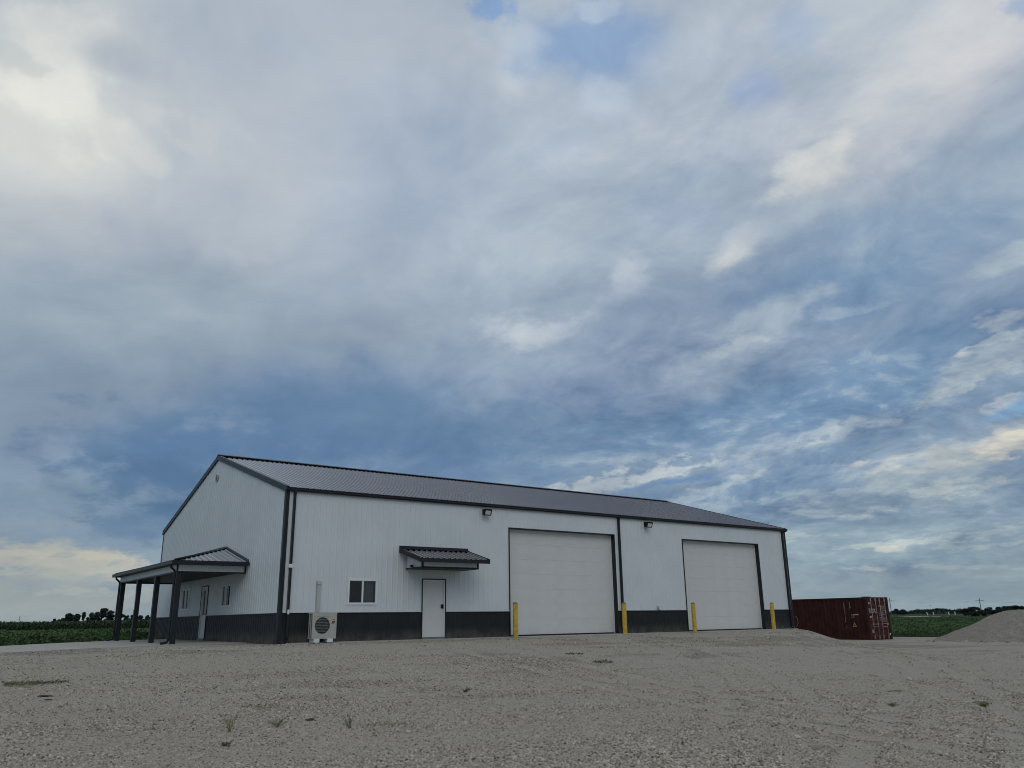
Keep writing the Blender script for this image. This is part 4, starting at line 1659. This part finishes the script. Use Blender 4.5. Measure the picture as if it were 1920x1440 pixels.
a.data.foreach_set('vector', (rng.random((len(x), 3)) * np.array([.9, .9, 6.28])).astype(np.float32).reshape(-1))
a = me.attributes.new('size', 'FLOAT_VECTOR', 'POINT')
a.data.foreach_set('vector', (s[:, None] * (np.array([.65, .65, .4]) + rng.random((len(x), 3)) * np.array([.8, .6, .35]))).astype(np.float32).reshape(-1))
sm_ = stone_mat()
me.materials.append(sm_)
go = link('gravel', me, kind='stuff')
md = go.modifiers.new('stones', 'NODES')
md.node_group = stone_tree(sm_)


# ------------------------------------------------------------------ vegetation
def polar(az, d):
    return CAM.x + d * math.sin(R(az)), CAM.y + d * math.cos(R(az))


def quads_mesh(name, C, U, V, m):
    """C centres, U/V half-axes: one diamond leaf (two triangles) per row"""
    k = len(C)
    v = np.stack([C - V, C + U * .9 - V * .1, C + V, C - U * .9 - V * .1], 1).reshape(-1, 3)
    me = bpy.data.meshes.new(name)
    me.vertices.add(4 * k)
    me.vertices.foreach_set('co', v.astype(np.float32).reshape(-1))
    me.loops.add(4 * k)
    me.loops.foreach_set('vertex_index', np.arange(4 * k, dtype=np.int32))
    me.polygons.add(k)
    me.polygons.foreach_set('loop_start', np.arange(0, 4 * k, 4, dtype=np.int32))
    me.update(calc_edges=True)
    me.materials.append(m)
    return me


def leaf_axes(k, size, upness, rs):
    n = rs.normal(size=(k, 3)) * (1 - upness) + np.array([0, 0, 1]) * upness * 1.3
    n /= np.linalg.norm(n, axis=1, keepdims=True)
    a = rs.normal(size=(k, 3))
    u = np.cross(n, a)
    u /= np.linalg.norm(u, axis=1, keepdims=True)
    v = np.cross(n, u)
    s = size * (.6 + .8 * rs.random((k, 1)))
    return u * s * .75, v * s


def soy(name, zones, keep):
    Cs, Us, Vs = [], [], []
    for az0, az1, r0, r1, dens, leaves, lsz, hgt in zones:
        px, py, _ = scatter(az0, az1, r0, r1, dens, 1, 1, rng)
        # plants stand in drilled rows
        px = np.round(px / .76) * .76 + rng.normal(0, .07, len(px))
        k_ = keep(px, py)
        px, py = px[k_], py[k_]
        n = len(px)
        h = hgt * (.75 + .35 * rng.random(n) + .5 * vnoise(px, py, 2.3, 31))
        lx = np.repeat(px, leaves) + rng.normal(0, .17 + lsz * .4, n * leaves)
        ly = np.repeat(py, leaves) + rng.normal(0, .17 + lsz * .4, n * leaves)
        lz = np.repeat(terrain(px, py, False), leaves) + np.repeat(h, leaves) * (.15 + .85 * rng.random(n * leaves) ** .7)
        U, V = leaf_axes(n * leaves, lsz, .55, rng)
        Cs.append(np.stack([lx, ly, lz], 1))
        Us.append(U)
        Vs.append(V)
    link(name, quads_mesh(name, np.concatenate(Cs), np.concatenate(Us), np.concatenate(Vs), M['leaf_s']), kind='stuff')


soy('soybean_field', [(-4, 24, 31, 50, 16, 16, .048, .44), (-4, 24, 50, 90, 8, 12, .075, .46), (-4, 24, 90, 152, 3.2, 9, .12, .46)],
    lambda x, y: (y > left_edge(x) + .45) & ((x < -.6) | (y > 19)))
soy('soybean_field', [(54, 73, 50, 80, 14, 14, .05, .46), (54, 73, 80, 150, 6, 10, .08, .46), (54, 73, 150, 310, 1.2, 9, .16, .5)],
    lambda x, y: x > 46.7 + .3 * np.sin(y * 1.7) + .25 * np.sin(y * .6))

# corn: rows of tall plants with arching leaves, dark side towards the lot
V_, F_ = [], []
for row in range(7):
    d0 = 150 + row * .9
    for az in np.arange(-5, 24, .075 if row < 3 else .12):
        x, y = polar(az + rng.normal(0, .02), d0 + rng.normal(0, .15) + 1.5 * math.sin(az * .9))
        z = float(terrain(x, y, False))
        hgt = 1.72 + rng.normal(0, .06) + (.07 * math.sin(az * .7))
        for k in range(9):
            a = rng.random() * 6.28
            zb = z + hgt * (.12 + .84 * k / 8) - .25
            ln = .5 + .25 * rng.random()
            dx, dy = math.cos(a), math.sin(a)
            wx, wy = -dy * .05, dx * .05
            b = len(V_)
            for t_, hz_ in ((0, 0), (.5, .32), (1.0, .12 - .3 * rng.random())):
                ww = (1, 1.2, .15)[int(t_ * 2)]
                for sg in (-1, 1):
                    V_.append((x + dx * ln * t_ + sg * wx * ww, y + dy * ln * t_ + sg * wy * ww, zb + hz_ * 1.0))
            F_ += [(b, b + 1, b + 3, b + 2), (b + 2, b + 3, b + 5, b + 4)]
me = bpy.data.meshes.new('corn_field')
me.from_pydata(V_, [], F_)
me.materials.append(M['leaf_c'])
link('corn_field', me, kind='stuff')


def make_tree(name, label, cat, az, d, top, wid, zbase, blobs, leaves, lsz, seed, group, m='leaf_t', shape=0):
    rs = np.random.default_rng(seed)
    x, y = polar(az, d)
    t = thing(name, (x, y, zbase), label, cat, group)
    h = top - zbase
    mb = MB()
    lean = rs.normal(0, .02) * h
    trunk = [(0, 0, -.3), (lean * .3, 0, h * .25), (lean, 0, h * .6), (lean * 1.2, 0, h * .85)]
    r0 = .028 * h + .03
    mb.tube(trunk, [r0 * 1.3, r0, r0 * .6, r0 * .2], 7)
    cents = []
    for b in range(blobs):
        a = rs.random() * 6.28
        lev = .30 + .62 * rs.random()
        prof = (math.sin(math.pi * min(1, (lev - .12) / .9)) ** .6) if shape == 0 else (1.25 - lev)
        rad = wid * .5 * prof * (.35 + .5 * rs.random())
        c = np.array([rad * math.cos(a), rad * math.sin(a), h * lev])
        cents.append((c, (.16 + .12 * rs.random()) * (wid * .5 + h * .25)))
        if b % 2 == 0:
            mb.tube([(lean * .4, 0, h * (.25 + .3 * lev)), tuple(c * .6 + np.array([0, 0, h * .12])), tuple(c)], [r0 * .45, r0 * .25, r0 * .08], 5)
    cents.append((np.array([lean, 0, h * .93]), .12 * h))
    mb.build('trunk', M['bark'], t)
    per = leaves // len(cents)
    Cs = []
    for c, r in cents:
        v = rs.normal(size=(per, 3))
        v /= np.linalg.norm(v, axis=1, keepdims=True)
        Cs.append(c + v * r * (rs.random((per, 1)) ** .4) * np.array([1, 1, .8]))
    C = np.concatenate(Cs)
    C[:, 2] = np.clip(C[:, 2], .1 * h, h)
    U, V = leaf_axes(len(C), lsz, .25, rs)
    link('crown', quads_mesh('crown', C, U, V, M[m]), t)
    return t


TL = [  # az, top, width, label, name
    (7.45, 3.4, 3.0, 'small dark round tree left of the pair by the corn field', 0),
    (7.68, 3.1, 2.6, 'lowest dark shrub tree in the row left of the posts', 0),
    (7.93, 3.7, 3.2, 'round dark tree between the low shrubs and the leaning pair', 0),
    (8.20, 5.8, 4.2, 'flat topped dark tree left of the gap beyond the corn', 0),
    (8.62, 5.5, 3.6, 'dark tree leaning into its neighbour beyond the corn', 0),
    (8.98, 6.4, 2.0, 'slim ragged tree just left of the open gap in the row', 1),
    (9.40, 6.0, 4.6, 'broad dark tree at the left shoulder of the tallest tree', 0),
    (9.97, 8.1, 6.0, 'tallest dark tree in the row beyond the corn field', 0),
    (10.42, 7.2, 4.6, 'large dark tree at the right shoulder of the tallest tree', 0),
    (10.98, 5.7, 4.6, 'dark rounded tree seen between the porch posts', 0),
    (11.40, 4.6, 3.6, 'low dark tree seen right of the second porch post', 0),
    (11.66, 4.9, 1.4, 'narrow upright dark tree seen between the porch posts', 1),
    (12.12, 4.5, 3.8, 'low wide dark tree beside the third porch post', 0),
    (12.55, 4.6, 4.0, 'low dark tree partly behind the third porch post', 0)]
for i, (az, top, wid, lb, sh) in enumerate(TL):
    make_tree('far_tree', lb, 'tree', az, 450 + 6 * (i % 3), top, wid, -.45, 16 if wid > 3 else 9, 2600 if wid > 3 else 1100, .32, 40 + i, 'trees beyond the corn field', shape=sh)
for i, (az, top, wid, lb) in enumerate([(6.9, 2.4, 4.2, 'low faint bush near the left edge of the horizon'), (5.2, 2.3, 4.5, 'lowest bush at the far left of the horizon'), (7.2, 2.2, 3.2, 'small faint bush on the horizon right of the lattice mast')]):
    make_tree('far_bush', lb, 'bush', az, 520, top, wid, -.45, 7, 700, .3, 70 + i, 'low bushes on the left horizon')

# far wood along the right horizon: one mass
Cs = []
for az in np.arange(53, 74, .05):
    for k in range(3):
        d = 1900 + rng.normal(0, 60) + 40 * math.sin(az * 3)
        x, y = polar(az + rng.normal(0, .03), d)
        env = .45 + .55 * math.exp(-((az - 62.9) / 1.5) ** 2) + .12 * math.sin(az * 5.1) + .08 * math.sin(az * 13)
        hh_ = 10.2 * env * (.8 + .25 * rng.random())
        p = rng.normal(size=(16, 3)) * np.array([2.2, 2.2, .0]) + np.array([x, y, 0])
        p[:, 2] = -1.2 + hh_ * rng.random(16) ** .6
        Cs.append(p)
C = np.concatenate(Cs)
U, V = leaf_axes(len(C), 1.5, .15, rng)
link('far_wood', quads_mesh('far_wood', C, U, V, M['leaf_w']), kind='stuff')
BL = [  # az, d, top, width, label
    (60.75, 700, 4.1, 6.5, 'round distant tree right of the leaning utility pole'), (61.1, 720, 3.6, 6.0, 'low distant tree in the gap right of the container'),
    (64.45, 520, 2.7, 9.0, 'low hedge bush left of the second utility pole'), (64.95, 500, 3.4, 8.0, 'dark bush just left of the second utility pole'),
    (65.2, 400, 1.0, 7.0, 'lowest bush at the foot of the second utility pole'),
    (65.85, 500, 3.0, 7.5, 'dark bush just right of the second utility pole'), (66.3, 500, 3.2, 6.0, 'upright bush left of the gravel pile'),
    (66.75, 450, 3.1, 8.0, 'bush behind the left slope of the gravel pile'), (67.2, 400, 3.0, 8.0, 'leafy bush showing above the top of the gravel pile'),
    (67.75, 400, 3.1, 8.0, 'bush at the right edge above the gravel pile')]
for i, (az, d, top, wid, lb) in enumerate(BL):
    make_tree('far_bush', lb, 'bush', az, d, top, wid, -1.1, 12, 1500, .36, 90 + i, 'bushes along the right horizon', m='leaf_w')

# pale road across the right field
mb = MB()
pts = [polar(61.2, 470), polar(62.6, 395), polar(64.2, 338), polar(66, 298), polar(70, 240)]
for (x0, y0), (x1, y1) in zip(pts[:-1], pts[1:]):
    d = Vector((x1 - x0, y1 - y0)).normalized()
    o = Vector((-d.y, d.x)) * 4.5
    mb.face([(x0 - o.x, y0 - o.y, -.94), (x1 - o.x, y1 - o.y, -.94), (x1 + o.x, y1 + o.y, -.78), (x0 + o.x, y0 + o.y, -.78)])
mb.build('field_road', M['road'], kind='structure')


def pole(az, d, top, lean, lb):
    x, y = polar(az, d)
    t = thing('utility_pole', (x, y, -1.1), lb, 'utility pole', 'utility poles beyond the right field', R(-az))
    h = top + 1.1
    mb = MB()
    mb.tube([(0, 0, -.5), (lean * h, 0, h)], [.24, .17], 8)
    mb.build('post', M['wood'], t)
    mb = MB()
    z = h * .83
    mb.box(lean * z - 2.1, lean * z + 2.1, -.25, -.10, z - .12, z + .12)
    mb.build('crossarm', M['wood'], t)
    for k in (-1.9, -1.1, 1.1, 1.9):
        mb = MB()
        mb.tube([(lean * z + k, -.175, z + .12), (lean * z + k, -.175, z + .34)], [.08, .05], 6)
        mb.build('insulator', M['black'], t)
    return Vector((x, y, -1.1 + z + .3))


p1 = pole(60.43, 560, 10.0, -.012, 'leaning wooden utility pole just right of the container')
p2 = pole(65.33, 540, 8.6, 0., 'wooden utility pole left of the gravel pile')
for (a, b, lb) in ((p1, p2, 'thin power wire strung between the two utility poles'), (p2, p2 + (p2 - p1), 'thin power wire leaving the second pole to the right')):
    mb = MB()
    mb.tube([a.lerp(b, t) + Vector((0, 0, -1.3 * 4 * t * (1 - t))) for t in np.linspace(0, 1, 13)], .018, 4)
    mb.build('power_wire', M['wire'], None, label=lb, cat='power wire')
for az, lb, ln in ((62.48, 'leftmost white marker post, leaning most, in the far field', -.30), (62.79, 'second white marker post from the left in the far field', -.16), (63.61, 'third white marker post from the left in the far field', -.08), (63.92, 'rightmost of the white marker posts in the far field', .02)):
    x, y = polar(az, 430)
    t = thing('marker_post', (x, y, -1.1), lb, 'marker post', 'white marker posts in the far field', R(-az))
    mb = MB()
    mb.loft([[(ln * z - .2, -.1, z), (ln * z + .2, -.1, z), (ln * z + .2, .1, z), (ln * z - .2, .1, z)] for z in (0, 2.25)])
    mb.build('post', M['marker'], t)
    mb = MB()
    mb.loft([[(ln * z - .21, -.11, z), (ln * z + .21, -.11, z), (ln * z + .21, .11, z), (ln * z - .21, .11, z)] for z in (.0, .9)])
    mb.build('base_band', M['wood'], t)
x, y = polar(5.62, 600)
t = thing('lattice_mast', (x, y, -.5), 'thin faint mast on the far left horizon', 'mast')
mb = MB()
for dx, dy in ((-.5, 0), (.5, 0), (0, .6)):
    mb.tube([(dx, dy, 0), (dx * .2, dy * .2, 6.6)], .05, 4)
mb.build('legs', M['wood'], t)
mb = MB()
for k in range(6):
    z = .6 + k * 1.0
    f = 1 - .8 * z / 6.6
    mb.tube([(-.5 * f, 0, z), (.5 * f, 0, z + .5)], .03, 4)
mb.tube([(-1.1, 0, 4.9), (1.1, 0, 4.9)], .05, 4)
mb.build('bracing', M['wood'], t)

# a bird in the distance
x, y = polar(62.65, 220)
t = thing('bird', (x, y, 2.3), 'tiny dark bird flying over the right field', 'bird', None, R(-62))
mb = MB()
mb.tube([(0, -.22, 0), (0, -.1, .02), (0, .08, .0), (0, .26, -.02)], [.02, .08, .07, .02], 8)
mb.build('body', M['bird'], t, smooth=True)
for s_ in (-1, 1):
    mb = MB()
    mb.loft([[(s_ * .05, -.08, .03), (s_ * .05, .10, .02)], [(s_ * .28, -.12, .17), (s_ * .28, .07, .16)], [(s_ * .55, -.02, .10), (s_ * .55, .04, .10)]], cap=False, closed=False)
    mb.build('wing', M['bird'], t)


# ------------------------------------------------------------------ weeds and clods in the gravel
def weed(x, y, w, h, nst, lb, m='weed', flat=False, seed=0, lsz=.012):
    rs = np.random.default_rng(seed)
    z = float(terrain(x, y))
    t = thing('weed', (x, y, z), lb, 'weed', 'weeds growing in the gravel')
    mb = MB()
    Cs = []
    for k in range(nst):
        a = rs.random() * 6.28
        r = w * .5 * math.sqrt(rs.random())
        if flat:
            bx_, by_ = r * math.cos(a) * 1.0, r * math.sin(a) * .8
            tip = (bx_ + rs.normal(0, .03), by_ + rs.normal(0, .03), h * (.4 + .6 * rs.random()))
        else:
            bx_, by_ = rs.normal(0, .012), rs.normal(0, .012)
            tip = (r * math.cos(a), r * math.sin(a), h * (.55 + .45 * rs.random()))
        mid = ((bx_ + tip[0]) * .45, (by_ + tip[1]) * .45, tip[2] * .6)
        mb.tube([(bx_, by_, -.01), mid, tip], [.003, .0022, .001], 3)
        for q_ in range(5 if flat else 9):
            f = .25 + .75 * rs.random()
            Cs.append(np.array([bx_ + (tip[0] - bx_) * f, by_ + (tip[1] - by_) * f, tip[2] * f]) + rs.normal(0, .008, 3))
    mb.build('stems', M[m], t)
    C = np.array(Cs)
    U, V = leaf_axes(len(C), lsz, .3, rs)
    U *= .5
    link('leaves', quads_mesh('leaves', C, U, V, M[m]), t)


weed(-6.09, -14.62, .26, .30, 16, 'tallest sprig of weed standing alone in the left gravel', seed=1)
weed(-5.32, -14.48, .34, .13, 22, 'low bushy weed right of the tallest sprig', 'weed', seed=2)
weed(-4.48, -15.21, .28, .24, 14, 'thin sparse weed sprig in the lower middle gravel', 'weed_d', seed=3)
weed(-4.91, -12.59, .62, .05, 45, 'flat straggling weed patch behind the tallest sprig', 'weed', True, 4)
weed(-3.92, -15.27, .62, .045, 55, 'flat yellowish weed mat right of the thin sprig', 'weed', True, 5)
weed(-8.13, -8.40, .75, .07, 120, 'long green weed patch at the left edge of the gravel', 'weed', True, 6, .02)
weed(-7.58, -8.35, .55, .04, 50, 'smaller green weed strip beside the long left patch', 'weed_d', True, 7, .018)
weed(5.7, -9.71, .62, .10, 55, 'dark weed clump in front of the nearer overhead door', 'weed_d', True, 8, .02)
weed(6.3, -7.74, .62, .05, 40, 'flat dark weed nearest to the big doors', 'weed_d', True, 9, .02)
weed(-.72, -12.62, .22, .09, 16, 'tiny dark weed tuft alone in the middle of the gravel', 'weed_d', False, 10, .018)
weed(7.14, -17.28, .5, .05, 30, 'flat weed streak in the right hand gravel', 'weed_d', True, 11)
weed(5.41, -19.85, .34, .10, 30, 'green weed tuft at the far right of the gravel', 'weed', False, 12, .018)
weed(4.47, -18.7, .28, .07, 20, 'faint small weed tuft below the flat weed streak', 'weed', False, 13, .016)
weed(-6.49, -15.75, .22, .07, 16, 'little weed below the tallest sprig near the bottom edge', 'weed_d', False, 14, .014)


def clod(x, y, r, lb, seed):
    rs = np.random.default_rng(seed)
    z = float(terrain(x, y))
    me = bpy.data.meshes.new('dirt_clod')
    bm = bmesh.new()
    bmesh.ops.create_icosphere(bm, subdivisions=2, radius=r)
    for v in bm.verts:
        k = 1 + rs.normal(0, .16)
        v.co = Vector((v.co.x * 1.6 * k, v.co.y * 1.1 * k, v.co.z * .32 * k))
    bm.to_mesh(me)
    bm.free()
    me.materials.append(M['clod'])
    link('dirt_clod', me, None, (x, y, z), rs.random() * 3, lb, 'dirt clod', 'dark dirt clods on the gravel')


clod(-4.64, -14.11, .075, 'dark dirt clod just right of the low bushy weed', 1)
clod(-7.91, -9.9, .08, 'dark dirt clod below the long green weed patch at left', 2)
clod(-7.9, -10.34, .05, 'smaller dark clod beside the left dirt clod', 3)
